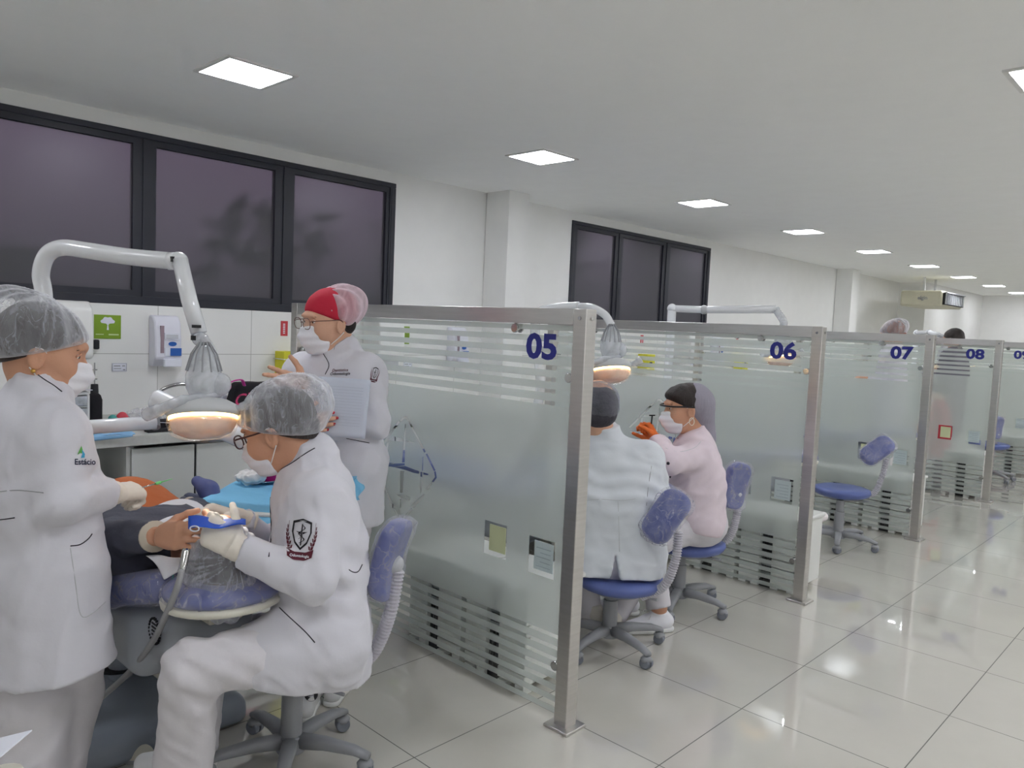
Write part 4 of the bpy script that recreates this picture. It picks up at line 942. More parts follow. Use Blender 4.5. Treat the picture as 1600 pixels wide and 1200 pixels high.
# booth 06: lamp over the seated pair
t = thing('dental_lamp', 'lit dental lamp behind post 05 above the seated man', 'dental lamp', (3.0, 3.1, 0), 'dental lamps')
part('pole', tube(smooth_path([(3.0, 3.1, .45), at(838, 640, d=4.1), at(836, 520, d=4.1), at(842, 490, d=4.05), at(866, 482, d=4.0), at(905, 479, d=3.95)], 8), .026, 16), WHITE_EN, t, smooth=True)
part('fore_arm', tube(smooth_path([at(905, 479, d=3.95), at(925, 481, d=3.85), at(945, 492, d=3.8), at(955, 508, d=3.78)]), .02, 14), WHITE_EN, t, smooth=True)
lamp_head(t, at(953, 566, d=3.75)); lamp_light(t, at(953, 566, d=3.75)-[0, 0, .125], at(935, 620, d=3.75), 5.)
# booth 07: slim arm above rail 06
def far_lamp(label, P0, P1, P2, P3, base, drop):
    t = thing('dental_lamp', label, 'dental lamp', base, 'dental lamps')
    part('pole', join(tube([base, np.array([P0[0], P0[1], P0[2]])], .032, 16), ball(P0, .036)), WHITE_EN, t, smooth=True)
    part('fore_arm', tube([P0+np.array([0, 0, -.0]), P1, P2], [.026, .026, .03], 16), WHITE_EN, t, smooth=True)
    part('elbow_joint', ball(P1, .034), GREY_L, t, smooth=True)
    part('wrist_link', tube(smooth_path([P2, P3, P3-np.array([0, 0, .05])]), .026, 12), PLAST, t, smooth=True)
    lamp_head(t, P3-np.array([0, 0, drop]))
a = at(1050, 482, d=5.7)
far_lamp('slim white dental lamp arm above the rail of partition 06', a, at(1100, 484, d=5.65), at(1212, 483, d=5.5), at(1224, 502, d=5.45), (a[0], a[1], 0), .22)
a = at(1432, 520, d=9.6)
far_lamp('small white dental lamp arm tip above the rail between 07 and 08', a, at(1452, 519, d=9.3), at(1466, 523, d=9.0), at(1474, 527, d=9.0), (a[0], a[1], 0), .3)

# ------------------------------------------------------------------ instrument table on its arm
t = thing('instrument_table', 'grey instrument table on white jointed arms beside the patient, under blue drapes', 'instrument table', (1.45, 2.7, 0))
tc_ = [at(344, 792, z=.79), at(378, 716, z=.79), at(560, 742, z=.79), at(556, 803, z=.79)]
cen = sum(tc_)/4
U1 = nrm(tc_[3]-tc_[0]); V1 = nrm(tc_[1]-tc_[0]-U1*np.dot(tc_[1]-tc_[0], U1)); wU = np.linalg.norm(tc_[3]-tc_[0]); wV = max(.26, np.dot(tc_[1]-tc_[0], V1))
part('tray_body', prism(rrect(wU*.98, wV*.95, .04), cen-[0, 0, .075], U1, V1, (0, 0, 1), .06), GREY_L, t, bevel=.008)
part('tray_rim', prism(rrect(wU*1.0, wV*.98, .045), cen-[0, 0, .015], U1, V1, (0, 0, 1), .010), WHITE_PL, t, bevel=.003)
ja = at(240, 622, d=2.95); jb = at(442, 714, d=2.92)
part('upper_arm', tube([ja, jb], .038, 20), WHITE_EN, t, smooth=False, bevel=.008)
part('arm_post', cyl(jb-[0, 0, .0], np.array([jb[0], jb[1], cen[2]-.06]), .022), WHITE_EN, t)
jc = at(243, 660, d=2.9)
part('arm_hinge', cyl(ja+[.0, 0, -.03], jc+[0, 0, -.02], .018), GREY_PL, t)
part('lower_arm', tube([jc, at(130, 668, d=2.75), at(60, 675, d=2.7)], .026, 18), WHITE_EN, t, smooth=True)
q = at(60, 675, d=2.7)
part('stand_post', cyl((q[0], q[1], .01), q+[0, 0, .03], .03), WHITE_EN, t)
# drape with folds
def drape_fn(u, v):
    p = cen+U1*wU*(u-.5)*1.04+V1*wV*(v-.5)*1.06; z = .004+.004*math.sin(9*u+4*v)+.003*math.sin(17*v+3*u)
    e = max(0, .09-v)*.9+max(0, u-.93)*1.2+max(0, .05-u)*.9
    return p+np.array([0, 0, z-e*.5])
single('table_drape', 'light blue surgical drape spread over the instrument table', 'drape', sheet(drape_fn, 40, 30, .003), DRAPE, cen, smooth=True)
def hang(u, v):
    p0 = at(542, 742, d=2.86)+(at(566, 748, d=2.95)-at(542, 742, d=2.86))*u
    return p0+np.array([0, 0, -.115*v*(1-.3*u)])+SR*.012*math.sin(7*v+5*u)-SG*.01*math.sin(9*u)
single('hanging_drape', 'blue drape corner hanging behind the shoulder of the seated clinician', 'drape', sheet(hang, 14, 16, .003), DRAPE, at(552, 745, d=2.9), smooth=True)
tr = at(415, 752, z=.80)
tray = single('metal_tray', 'oval steel tray on the blue drape under the white gauze', 'tray', lathe([(.001, 0), (.075, 0), (.088, .008), (.09, .008), (.078, -.002), (.001, -.003)], tr+[0, 0, .004], 32, sy=.7), CHROME, tr, smooth=True)
ga = at(392, 745, z=.83)
single('gauze_pile', 'crumpled white gauze pile on the blue drape', 'gauze', mesh_sdf(lambda P: P_ell(ga, (.062, .055, .026))(P)+.012*waves(P, 50, 6), ga-.1, ga+.1, .004), mat('gauze_white', (240, 238, 236), .9, bump=.3), ga, smooth=True)
mb = at(428, 747, z=.82)
single('magenta_packet', 'magenta packet standing on the tray in front of the face mask', 'packet', cbox(mb+[0, 0, .008], (.07, .012, .05), SR, SG, UP), MAGENTA, mb, bevel=.002)
for i in range(3):
    p = at(372+5*i, 742+6*i, z=.805); single('cotton_roll', 'small white cotton roll at the left edge of the gauze pile', 'cotton roll', tube([p, p+SR*.02+SG*.01*i], .006, 8), PAPER, p, 'cotton rolls by the gauze', smooth=True)
# second seat behind: blue padded rest between cabinets and table
t = thing('padded_armrest', 'curved blue padded rest rising left of the blue-draped instrument table', 'armrest', at(325, 800, d=3.05))
part('pad', mesh_sdf(U_([P_cap(at(308, 752, d=3.05), at(326, 766, d=3.03), .022, .034), P_cap(at(326, 766, d=3.03), at(338, 800, d=3.0), .034, .03)], .03), *bounds([at(308, 750, d=3.05), at(340, 805, d=3.0), at(326, 766, d=3.03)], .06), .007), BLUE_D, t, smooth=True)
part('rest_base', mesh_sdf(U_([P_cap(at(295, 778, d=3.1), at(352, 792, d=3.0), .022, .03), P_cap(at(286, 795, d=3.1), at(340, 805, d=3.0), .028, .03)], .03), *bounds([at(285, 775, d=3.1), at(352, 808, d=3.0)], .06), .007), mat('dark_slate_vinyl', (78, 84, 106), .45), t, smooth=True)
part('rest_post', cyl(at(330, 800, d=3.02)*[1, 1, 0]+[0, 0, .0], at(330, 800, d=3.02), .02), GREY_PL, t)
# waste bin
b0 = at(1263, 905, z=0)+np.array([.03, .1, 0])
t = thing('waste_bin', 'white plastic waste bin with swing lid behind post 06', 'waste bin', b0)
part('bin_body', prism(rrect(.20, .24, .03), b0, (1, 0, 0), (0, 1, 0), (0, 0, 1), .36), mat('bin_white', (232, 226, 226), .4), t, bevel=.008)
part('bin_lid', mesh_sdf(P_box(b0+[0, 0, .385], (.125, .145, .03), .028), b0+[-.16, -.18, .34], b0+[.16, .18, .44], .01), mat('bin_white', (232, 226, 226), .4), t, smooth=True)
# suction hose and its handpiece
hp = [at(291, 858, d=2.06), at(286, 885, d=2.04), at(278, 915, d=2.02), at(262, 955, d=2.06), at(240, 1000, d=2.18), at(206, 1046, d=2.3), at(170, 1080, d=2.4), at(140, 1105, d=2.5)]
t = thing('suction_hose', 'grey suction hose with metal handpiece hanging down beside the patient', 'hose', hp[-1])
part('hose', tube(smooth_path(hp[1:], 10), .009, 12), mat('hose_grey', (150, 150, 152), .4), t, smooth=True)
part('handpiece', tube(smooth_path(hp[:2]+[at(283, 895, d=2.035)], 6), .0105, 14), CHROME, t, smooth=True)
# loose paper at the bottom-left corner
t = thing('side_trolley', 'white rounded trolley corner with a paper sheet in the bottom-left of the picture', 'trolley', (*at(2, 1199, d=1.35)[:2], 0))
q = at(-12, 1215, d=1.35)
part('trolley_body', mesh_sdf(P_box((q[0], q[1], q[2]/2), (.06, .06, q[2]/2), .03), (q[0]-.1, q[1]-.1, -.03), (q[0]+.1, q[1]+.1, q[2]+.04), .015), CREAM, t, smooth=True)
part('paper_sheet', cbox(at(-14, 1172, d=1.33), (.09, .09, .002), nrm(SR+UP*.3), SG, nrm(UP-SR*.3)), PAPER, t)

# ================================================================== people
class Head:
    """head frame: F where the face looks, U up the skull, R the person's right"""
    def __init__(s, c, F, U, k=1.):
        s.c = np.array(c, float); s.F = nrm(F); U = np.array(U, float); s.U = nrm(U-s.F*np.dot(U, s.F)); s.R = np.cross(s.F, s.U); s.k = k
    def p(s, x, y, z): return s.c+s.k*(s.R*x+s.F*y+s.U*z)
    def ell(s, c, r, k=None, tilt=0.):
        F = s.F*math.cos(tilt)+s.U*math.sin(tilt); U = np.cross(s.R, F)
        return P_ell(s.p(*c), np.array(r)*s.k, s.R, F, U, k)
    def prims(s):
        return [s.ell((0, -.012, .028), (.074, .094, .086)), s.ell((0, .022, -.018), (.060, .070, .088), k=.03), s.ell((0, .034, -.078), (.044, .050, .040), k=.035),
                P_cap(s.p(0, .090, .002), s.p(0, .108, -.030), .006*s.k, .012*s.k, k=.012), s.ell((.048, .055, -.03), (.02, .03, .03), k=.03), s.ell((-.048, .055, -.03), (.02, .03, .03), k=.03),
                s.ell((0, .086, .030), (.045, .012, .010), k=.02), s.ell((0, .088, -.066), (.022, .010, .007), k=.01), s.ell((0, .086, -.078), (.019, .010, .007), k=.008)]
    def ears(s): return [s.ell((e*.077, -.006, -.012), (.008, .020, .031), k=.008, tilt=.15) for e in (1, -1)]
    def skinf(s, extra=()):
        base = U_(s.prims()+list(extra), .02); ears = U_(s.ears(), .01)
        sock = [s.ell((e*.031, .098, .010), (.018, .014, .012)) for e in (1, -1)]
        conc = [s.ell((e*.086, .0, -.010), (.006, .011, .018)) for e in (1, -1)]
        def f(P):
            d = base(P)
            for q in sock: d = smax(d, -q(P), .012)
            e = ears(P)
            for q in conc: e = smax(e, -q(P), .006)
            return smin(d, e, .008)
        return f
    def capf(s, puff=1., back=0., fold=.004, seed=1, top_=0.):
        e = s.ell((0, -.022-back, .042+top_), (.094*puff, .122*puff+back*.5, .092*puff+top_), tilt=-.18)
        n = nrm(-s.U*.93-s.F*.30); n = nrm(s.F*.42-s.U*.9); pl = halfsp(s.p(0, .082, .042), n)
        def f(P):
            q = P-s.p(0, -.02, .05); a = np.arctan2(q@s.R, q@s.F)
            return smax(e(P)-fold*np.sin(a*17+2*np.sin(a*5+seed))*np.clip((q@s.U+.09)/.1, .2, 1)-fold*1.3*waves(P, 26, seed), pl(P), .012)
        return f
    def hairf(s, extra=()):
        e = U_([s.ell((0, -.018, .036), (.083, .102, .088)), s.ell((0, -.055, -.02), (.066, .055, .06), k=.03)]+list(extra), .03)
        pl = halfsp(s.p(0, .078, .045), nrm(s.F*.50-s.U*.86))
        return lambda P: smax(e(P)+.003*waves(P, 50, 2), pl(P), .01)
    def maskf(s):
        e = U_([s.ell((0, .050, -.045), (.062, .068, .058)), P_cap(s.p(0, .098, -.020), s.p(0, .108, -.045), .014*s.k, .018*s.k), s.ell((0, .050, -.085), (.046, .052, .036), k=.03)], .03)
        def f(P):
            q = P-s.c; y = q@s.F/s.k; z = q@s.U/s.k
            d = e(P)+.0022*np.sin(z*190)*(y > .04)
            d = smax(d, (.028-y+.35*(z+.05)*0)*s.k, .006); return smax(d, (z+.006-.12*np.clip(.09-y, -.1, .1))*s.k, .006)
        return f
    def box(s, pad=.16): return s.c-pad*s.k, s.c+pad*s.k
def eyes(h, parent, brown=(70, 46, 34)):
    for e in (1, -1):
        b = part('eye', ball(h.p(e*.031, .0725, .010), .0125*h.k, 14, 10), mat('eye_white', (232, 228, 224), .25), parent, smooth=True)
        part('iris', ball(h.p(e*.031, .0832, .008), (.005*h.k, .003*h.k, .005*h.k), 12, 8, h.R, h.F, h.U), mat('iris_brown', brown, .2), b, smooth=True)
        part('eyelid', tube(smooth_path([h.p(e*(.031+.015), .078, .009), h.p(e*.031, .0865, .0165), h.p(e*(.031-.014), .081, .010)]), .0022*h.k, 6), SKIN, parent, smooth=True)
        part('eyebrow', tube(smooth_path([h.p(e*.048, .076, .026), h.p(e*.034, .088, .030), h.p(e*.016, .093, .027)]), [.0015]*8+[.003]*8+[.002], 6, sy=.6), HAIR, parent, smooth=True)
def glasses(h, parent, m, wire=.0016, label=None, lensm=None, sz=1.):
    g = []
    for e in (1, -1):
        a = np.linspace(0, 2*pi, 28); P = [h.p(e*(.033+.025*sz*np.sign(math.cos(q))*abs(math.cos(q))**.8), .110, .004+.019*sz*np.sign(math.sin(q))*abs(math.sin(q))**.8) for q in a]
        g.append(tube(P, wire*h.k, 6, False)); g.append(tube(smooth_path([h.p(e*.059, .108, .012), h.p(e*.078, .09, .014), h.p(e*.083, .04, .012), h.p(e*.084, 0, .010), h.p(e*.08, -.02, -.008)]), wire*1.2*h.k, 6))
    g.append(tube([h.p(.009, .111, .008), h.p(0, .113, .011), h.p(-.009, .111, .008)], wire*h.k, 6))
    o = part('glasses', join(*g), m, parent, smooth=True, label=label)
    for e in (1, -1):
        a = np.linspace(0, 2*pi, 24, endpoint=False)
        part('lens', prism([(.024*sz*math.cos(q), .018*sz*math.sin(q)) for q in a], h.p(e*.033, .110, .004), h.R*h.k, h.U*h.k, h.F, .0008), lensm or CLEAR, o)
    return o
def mask(h, parent, b=(1, -1)):
    lo, hi = h.box(.15)
    o = skin('face_mask', h.maskf(), lo, hi, .0045, MASK, parent)
    for e in b:
        part('mask_strap', tube(smooth_path([h.p(e*.060, .030, -.018), h.p(e*.075, .008, .012), h.p(e*.084, -.012, .016)]), .0018, 6), STRAP, o, smooth=True)
        part('mask_strap', tube(smooth_path([h.p(e*.056, .030, -.080), h.p(e*.074, .004, -.055), h.p(e*.083, -.014, -.036)]), .0018, 6), STRAP, o, smooth=True)
    return o

def hand(W, D, N, side, curl=(.3, .35, .4, .45), thumb=.3, s=1., spread=.06, infl=0., tdir=None):
    """W wrist, D towards the fingers, N where the palm faces, side +1/-1 puts the thumb on +/- cross(D, N)"""
    W = np.array(W, float); D = nrm(D); N = np.array(N, float); N = nrm(N-D*np.dot(N, D)); T = np.cross(D, N)*side
    ps = []; nails = []
    off = [.030, .010, -.011, -.030]; ln = [.072, .080, .074, .058]; kn = [.086, .090, .085, .076]; rr = [.0088, .0090, .0086, .0076]
    for i in range(4):
        K = W+(D*kn[i]+T*off[i]*.92-N*.002)*s
        ps.append(P_cap(W+(D*.008+T*off[i]*.5)*s, K, (.0155)*s+infl, (.0125)*s+infl, k=.014*s))
        ang = 0; p = K; L = ln[i]*s; c = curl[i]
        for j, (fr, da) in enumerate(((.44, 62), (.31, 75), (.25, 50))):
            ang += math.radians(da*c); d = nrm(D*math.cos(ang)-(-N)*math.sin(ang)+T*spread*(1.5-i)*math.cos(ang))
            q = p+d*L*fr; ps.append(P_cap(p, q, rr[i]*s*(1-.07*j)+infl, rr[i]*s*(1-.07*(j+1))+infl, k=(.006 if j else .010)*s)); p0 = p; p = q
        nails.append((p, d, nrm(np.cross(np.cross(d, N), d))))
    td = nrm(D*.62+T*.75+N*.35) if tdir is None else nrm(tdir)
    a = W+(D*.018+T*.018+N*.004)*s; b = a+td*.042*s; t2 = nrm(td+D*.45+N*thumb); c_ = b+t2*.032*s; t3 = nrm(t2+D*.3+N*thumb*.8); d_ = c_+t3*.026*s
    ps += [P_cap(a, b, .0165*s+infl, .0125*s+infl, k=.014*s), P_cap(b, c_, .0115*s+infl, .0098*s+infl, k=.006*s), P_cap(c_, d_, .0098*s+infl, .0085*s+infl, k=.006*s)]
    ps.append(P_ell(W+(D*.05)*s, (.036*s, .044*s, .015*s), T, D, N, k=.012*s))
    f0 = U_(ps, .006*s)
    ctr = W+D*.09*s; return f0, ctr-.135*s, ctr+.135*s, nails
def glove(name, parent, W, D, N, side, m=GLOVE, cuff=None, **k):
    f, lo, hi, _ = hand(W, D, N, side, **k); D = nrm(D); s = k.get('s', 1.)
    c = P_cap(np.array(W)-D*.055, np.array(W)+D*.012, .031*s, .030*s, flat_a=True, flat_b=True)
    g = lambda P: smin(f(P), c(P)+.0012*np.sin(((P-W)@D)*260), .02)+.0007*waves(P, 60, 3)
    lo = np.minimum(lo, np.array(W)-D*.06-.05); hi = np.maximum(hi, np.array(W)-D*.06+.05)
    return skin(name, g, lo, hi, .0032, m, parent, relax=1)

def torso(J, e=0., sh=.070, ch=.098, wa=.088, hp=.102):
    """J: nb neck base, sl sr shoulders, hl hr hips; e inflates"""
    nb, sl, sr, hl, hr = [np.array(J[k], float) for k in ('nb', 'sl', 'sr', 'hl', 'hr')]
    pc = (hl+hr)/2; sc = (sl+sr)/2; wl = hl*.45+sl*.55; wr = hr*.45+sr*.55; cl = sl*.78+pc*.0+hl*.22; cr = sr*.78+hr*.22
    cl = cl*.72+(sc*.78+pc*.22)*.28; cr = cr*.72+(sc*.78+pc*.22)*.28; wl = wl*.62+(wl+wr)/2*.38; wr = wr*.62+(wl+wr)/2*.38
    return [P_cap(sl, sr, sh*.88+e, k=.05), P_cap(cl, wl, ch+e, wa+e, k=.06), P_cap(cr, wr, ch+e, wa+e, k=.06), P_cap(wl, hl, wa+e, hp+e, k=.06), P_cap(wr, hr, wa+e, hp+e, k=.06),
            P_cap(sc, pc, ch*.9+e, hp*.95+e, k=.05), P_cap(nb, sc, .062+e*.5, ch*.75+e, k=.05)]
def arm(a, b, c, e=0., r=(.050, .041, .030), flat=True):
    A = [P_cap(a, b, r[0]+e, r[1]+e*.9, k=.014 if e else .03), P_cap(b, c, r[1]+e*.9, r[2]+e*.6, flat_b=flat, k=.012)]
    if e:
        u = U_(A, .03); f = lambda P: u(P); f.k = .014; f.arm = 1; return [f]
    return A
def leg(a, b, c, e=0., r=(.082, .058, .042), flat=False):
    return [P_cap(a, b, r[0]+e, r[1]+e*.9, k=.03), P_cap(b, c, r[1]+e*.9, r[2]+e, flat_b=flat, k=.02)]
def shoe(name, parent, ankle, toe, m, label=None, sole=None, laces=True):
    a = np.array(ankle, float); d = np.array(toe, float)-a; d[2] = 0; d = nrm(d); s = np.array([-d[1], d[0], 0]); z = UP; o = a.copy(); o[2] = 0
    f = U_([P_cap(o-d*.045+z*.050, o+d*.05+z*.045, .038, .040), P_cap(o+d*.05+z*.045, o+d*.155+z*.034, .041, .032), P_cap(o-d*.01+z*.06, o-d*.005+z*.10, .040, .040, flat_b=True)], .03)
    g = lambda P: np.maximum(f(P), .012-P[:, 2])
    lo, hi = bounds([o-d*.1, o+d*.2, o+z*.12], .06)
    sh = skin(name, g, lo, hi, .0055, m, parent, label=label)
    so = U_([P_cap(o-d*.045+z*.012, o+d*.05+z*.012, .040, .043), P_cap(o+d*.05+z*.012, o+d*.158+z*.012, .043, .034)], .02)
    part('sole', mesh_sdf(lambda P: np.maximum(np.maximum(so(P), P[:, 2]-.022), .001-P[:, 2]), lo, hi, .006), sole or WHITE_PL, sh, smooth=True)
    if laces:
        part('laces', join(*[tube([o+d*(.045+.018*i)+s*q*.024+z*(.088-.008*i) for q in (-1, -.3, .3, 1)], .0028, 6) for i in range(4)], *[tube(smooth_path([o+d*.04+z*.092, o+d*.06+s*e*.035+z*.10, o+d*.075+s*e*.04+z*.08]), .002, 6) for e in (1, -1)]), STRAP, sh, smooth=True)
    return sh
def dens(lp, n=4):
    out = []
    for a, b in zip(lp, lp[1:]+lp[:1]): out += [(a[0]+(b[0]-a[0])*i/n, a[1]+(b[1]-a[1])*i/n) for i in range(n)]
    return out
def strip(top_, bot, n=14):
    V = []; Fc = []
    ix = lambda P, t: (np.interp(t, np.linspace(0, 1, len(P)), [p[0] for p in P]), np.interp(t, np.linspace(0, 1, len(P)), [p[1] for p in P]))
    for i in range(n+1): V += [ix(top_, i/n), ix([((a[0]+b[0])/2, (a[1]+b[1])/2) for a, b in zip(top_, bot)], i/n), ix(bot, i/n)]
    for i in range(n):
        for j in (0, 1): Fc.append((3*i+j, 3*i+j+1, 3*i+j+4, 3*i+j+3))
    return np.array(V), Fc
def crest(parent, bvh, cx, cy, s, ang=0., squash=1.):
    """shield with a winged staff between two laurel branches and a ribbon"""
    sh = [(-.32, .46), (0, .56), (.32, .46), (.34, .1), (.22, -.28), (0, -.52), (-.22, -.28), (-.34, .1)]
    inn = [(x*.84, (y-.02)*.84+.02) for x, y in sh]
    decal('crest_shield', bvh, fill2d([dens(sh), dens(inn)]), cx, cy, s, INK, parent, ang, squash=squash)
    st = [[(-.02, .38), (.02, .38), (.02, -.36), (-.02, -.36)], [(-.2, .12), (-.03, .02), (-.03, -.08), (-.12, -.16), (-.05, -.12), (-.03, .1)][::-1], [(.2, .12), (.03, .02), (.03, -.08), (.12, -.16), (.05, -.12), (.03, .1)]]
    gs = [fill2d([l]) for l in st]
    off = 0; V = []; Fc = []
    for a, b in gs: V += list(map(list, a)); Fc += [tuple(i+off for i in f) for f in b]; off = len(V)
    a = np.linspace(0, 2*pi*1.6, 22); w_ = .10
    for i in range(21):
        y0, y1 = .34-.62*i/21, .34-.62*(i+1)/21; x0, x1 = w_*math.sin(a[i]), w_*math.sin(a[i+1]); V += [[x0-.018, y0], [x0+.018, y0], [x1+.018, y1], [x1-.018, y1]]; Fc.append((off, off+1, off+2, off+3)); off += 4
    decal('crest_staff', bvh, (np.array(V), Fc), cx, cy, s, INK, parent, ang, off=.003, squash=squash)
    V = []; Fc = []; off = 0
    for e in (-1, 1):
        for i in range(7):
            t = i/6; x = e*(.34+.14*math.sin(t*2.2)); y = -.48+.82*t; dx = e*.10*math.cos(.5+t); dy = .085
            for q in (0, 1):
                ex = dx*(1.15 if q else -.75); V += [[x, y-.02], [x+ex*.8, y+dy*.1], [x+ex*1.1, y+dy*1.5], [x+ex*.2, y+dy*1.2]]; Fc.append((off, off+1, off+2, off+3)); off += 4
    decal('crest_laurel', bvh, (np.array(V), Fc), cx, cy, s, MAROON, parent, ang, squash=squash)
    rib = [(-.44, -.50), (-.2, -.62), (.2, -.62), (.44, -.50), (.40, -.72), (.16, -.82), (-.16, -.82), (-.40, -.72)]
    rb = decal('crest_ribbon', bvh, strip([(-.46, -.46), (-.2, -.58), (.2, -.58), (.46, -.46)], [(-.42, -.74), (-.18, -.86), (.18, -.86), (.42, -.74)]), cx, cy, s, MAROON, parent, ang, squash=squash)
    tx = text2d('Odontologia', .13, .002); decal('crest_text', bvh, (tx[0]+np.array([0, -.71]), tx[1]), cx, cy, s, PAPER, parent, ang, off=.004, squash=squash)
def emb(name, bvh, s, cx, cy, size, m, parent, ang=0, bold=.01, squash=1., shear=0.):
    return decal(name, bvh, text2d(s, 1., bold, shear), cx, cy, size, m, parent, ang, off=.003, squash=squash)

# ---------------------------------------------------------------- woman seated in the foreground (working)
def person_seated_front():
    d0 = 2.36
    J = dict(nb=at(490, 712, d=2.36), sl=at(500, 778, d=2.22), sr=at(480, 775, d=2.50), hl=at(506, 1004, d=2.24), hr=at(510, 1000, d=2.46))
    t = thing('person', 'woman in white coat and sheer hair cap seated working over the patient', 'person', (1.3, 2.15, 0))
    h = Head(at(436, 672, d=2.34), -SR*.93+SG*.10-UP*.36, UP*1.0-SR*.33, 1.06)
    eL, wL = at(490, 908, d=2.10), at(380, 862, d=2.10); eR, wR = at(430, 868, d=2.58), at(378, 812, d=2.42)
    kL, aL = at(300, 1044, d=2.04), at(284, 1225, d=2.14); kR, aR = at(315, 1010, d=2.46), at(300, 1190, d=2.50)
    bp = torso(J)+arm(J['sl'], eL, wL)+arm(J['sr'], eR, wR)+leg(J['hl'], kL, aL)+leg(J['hr'], kR, aR)
    neck = P_cap(h.p(0, -.03, -.05), J['nb'], .052, .056, k=.03)
    hf = h.skinf([neck]); bf = U_(bp, .03)
    lo, hi = bounds([J['nb'], J['hl'], J['hr'], kL, aL, kR, aR, eL, wL, wR, h.c+[0, 0, .1]], .14)
    body = skin('body', lambda P: smin(bf(P), hf(P), .03), lo, hi, .009, SKIN, t)
    # finer head over the same neck so that face and ear read
    skin('head', hf, *h.box(.15), .0042, SKIN, body, relax=1)
    part('hair', mesh_sdf(h.hairf(), *h.box(.15), .006), HAIR, t, smooth=True)
    eyes(h, body); m = mask(h, t); glasses(h, t, mat('dark_red_frame', (66, 30, 34), .4), .0022)
    c = part('hair_cap', mesh_sdf(h.capf(1.12, .016, .0035, 4), h.c-.2, h.c+.2, .005), CAP, t, smooth=True)
    # trousers
    tr = U_(leg(J['hl'], kL, aL, .012, (.080, .062, .062))+leg(J['hr'], kR, aR, .018, (.085, .066, .056)), .03)
    lo, hi = bounds([J['hl'], J['hr'], kL, aL, kR, aR], .13)
    def trf(P):
        d = tr(P)+folds(P, 20, 11, .005); q = np.linalg.norm((P-kL), axis=1)
        return d+.007*np.exp(-(q/.13)**2)*np.sin((P-kL)@nrm(UP*.8+SR*.6)*95+2*np.sin((P-kL)@SG*20))
    part('trousers', mesh_sdf(trf, lo, hi, .0085), PANTS, t, smooth=True)
    shoe('shoe', t, aL, aL-SR*.2, mat('shoe_white', (228, 228, 230), .5)); shoe('shoe', t, aR, aR-SR*.2, MATS['shoe_white'])
    # coat
    lapL = at(374, 1032, d=2.12); lapR = at(395, 1012, d=2.42); hemB = at(545, 1075, d=2.32)
    parts = torso(J, .022, ch=.105, wa=.104, hp=.112)+arm(J['sl'], eL, wL, .022)+arm(J['sr'], eR, wR, .02)
    parts += [P_cap(J['nb'], at(493, 700, d=2.36), .068, .063, flat_b=True, k=.02), P_cap(J['hl'], lapL, .108, .082, k=.04), P_cap(J['hr'], lapR, .105, .078, k=.04)]
    skirt = [P_cap(at(496, 975, d=2.34), at(490, 1062, d=2.34), .135, .182, k=.05), P_cap(at(440, 1010, d=2.16), at(448, 1050, d=2.16), .085, .075, k=.05)]
    cf = U_(parts+skirt, .035)
    cut1 = halfsp(at(400, 1052, d=2.2), np.cross(ray(400, 1052), ray(520, 1078)) * -1)
    # hem plane: passes through the eye-level lines of the hem, drops below seat at the back
    pn = nrm(-UP-SR*.24); hem = halfsp(at(440, 1056, d=2.2), pn)
    fr = halfsp(at(340, 990, d=2.1), nrm(-SR*.80-UP*.62))
    def coat(P):
        d = cf(P); d = d+folds(P, 20, 5, .0042)
        q = np.linalg.norm(P-eL, axis=1); d = d+.006*np.exp(-(q/.12)**2)*np.sin((P-eL)@nrm(SR+UP*.5)*80)
        q = np.linalg.norm(P-at(520, 900, d=2.25), axis=1); d = d+.006*np.exp(-(q/.16)**2)*np.sin((P@nrm(UP+SR*.35))*70+2*np.sin(P@SG*15))
        d = smax(d, hem(P), .008); return smax(d, fr(P), .008)
    lo, hi = bounds([J['nb'], J['hl'], J['hr'], lapL, eL, wL, wR, eR, hemB], .16)
    ct = part('coat', mesh_sdf(coat, lo, hi, .0075), WHITE_COAT, t, smooth=True)
    # gloves and hands
    Dl = nrm(at(320, 824, d=2.10)-wL)
    glove('glove', t, wL+Dl*.018, Dl, at(345, 800, d=2.3)-at(345, 830, d=2.1), -1, curl=(.75, .8, .85, .9), thumb=.5, s=1.08)
    Dr = nrm(at(320, 795, d=2.36)-wR)
    glove('glove', t, wR+Dr*.015, Dr, -UP*.9-SG*.5, 1, curl=(.6, .75, .8, .85), thumb=.6, s=1.05)
    b = bvh_of(ct)
    crest(ct, b, 471, 836, 46, ang=-6)
    stitch_line('collar_piping', b, [(424, 762), (427, 745), (440, 733), (458, 722), (478, 708), (492, 700)], .0016, PIPING, ct)
    stitch_line('front_piping', b, [(424, 766), (422, 790), (424, 830), (420, 870)], .0016, PIPING, ct)
    stitch_line('pocket_piping', b, [(545, 890), (552, 894), (560, 893), (566, 882)], .0016, PIPING, ct)
    stitch_line('front_edge', b, [(419, 922), (432, 944), (452, 964), (476, 986), (492, 1004)], .0016, PIPING, ct)
    return t, h, wL, wR
p3, h3, wL3, wR3 = person_seated_front()

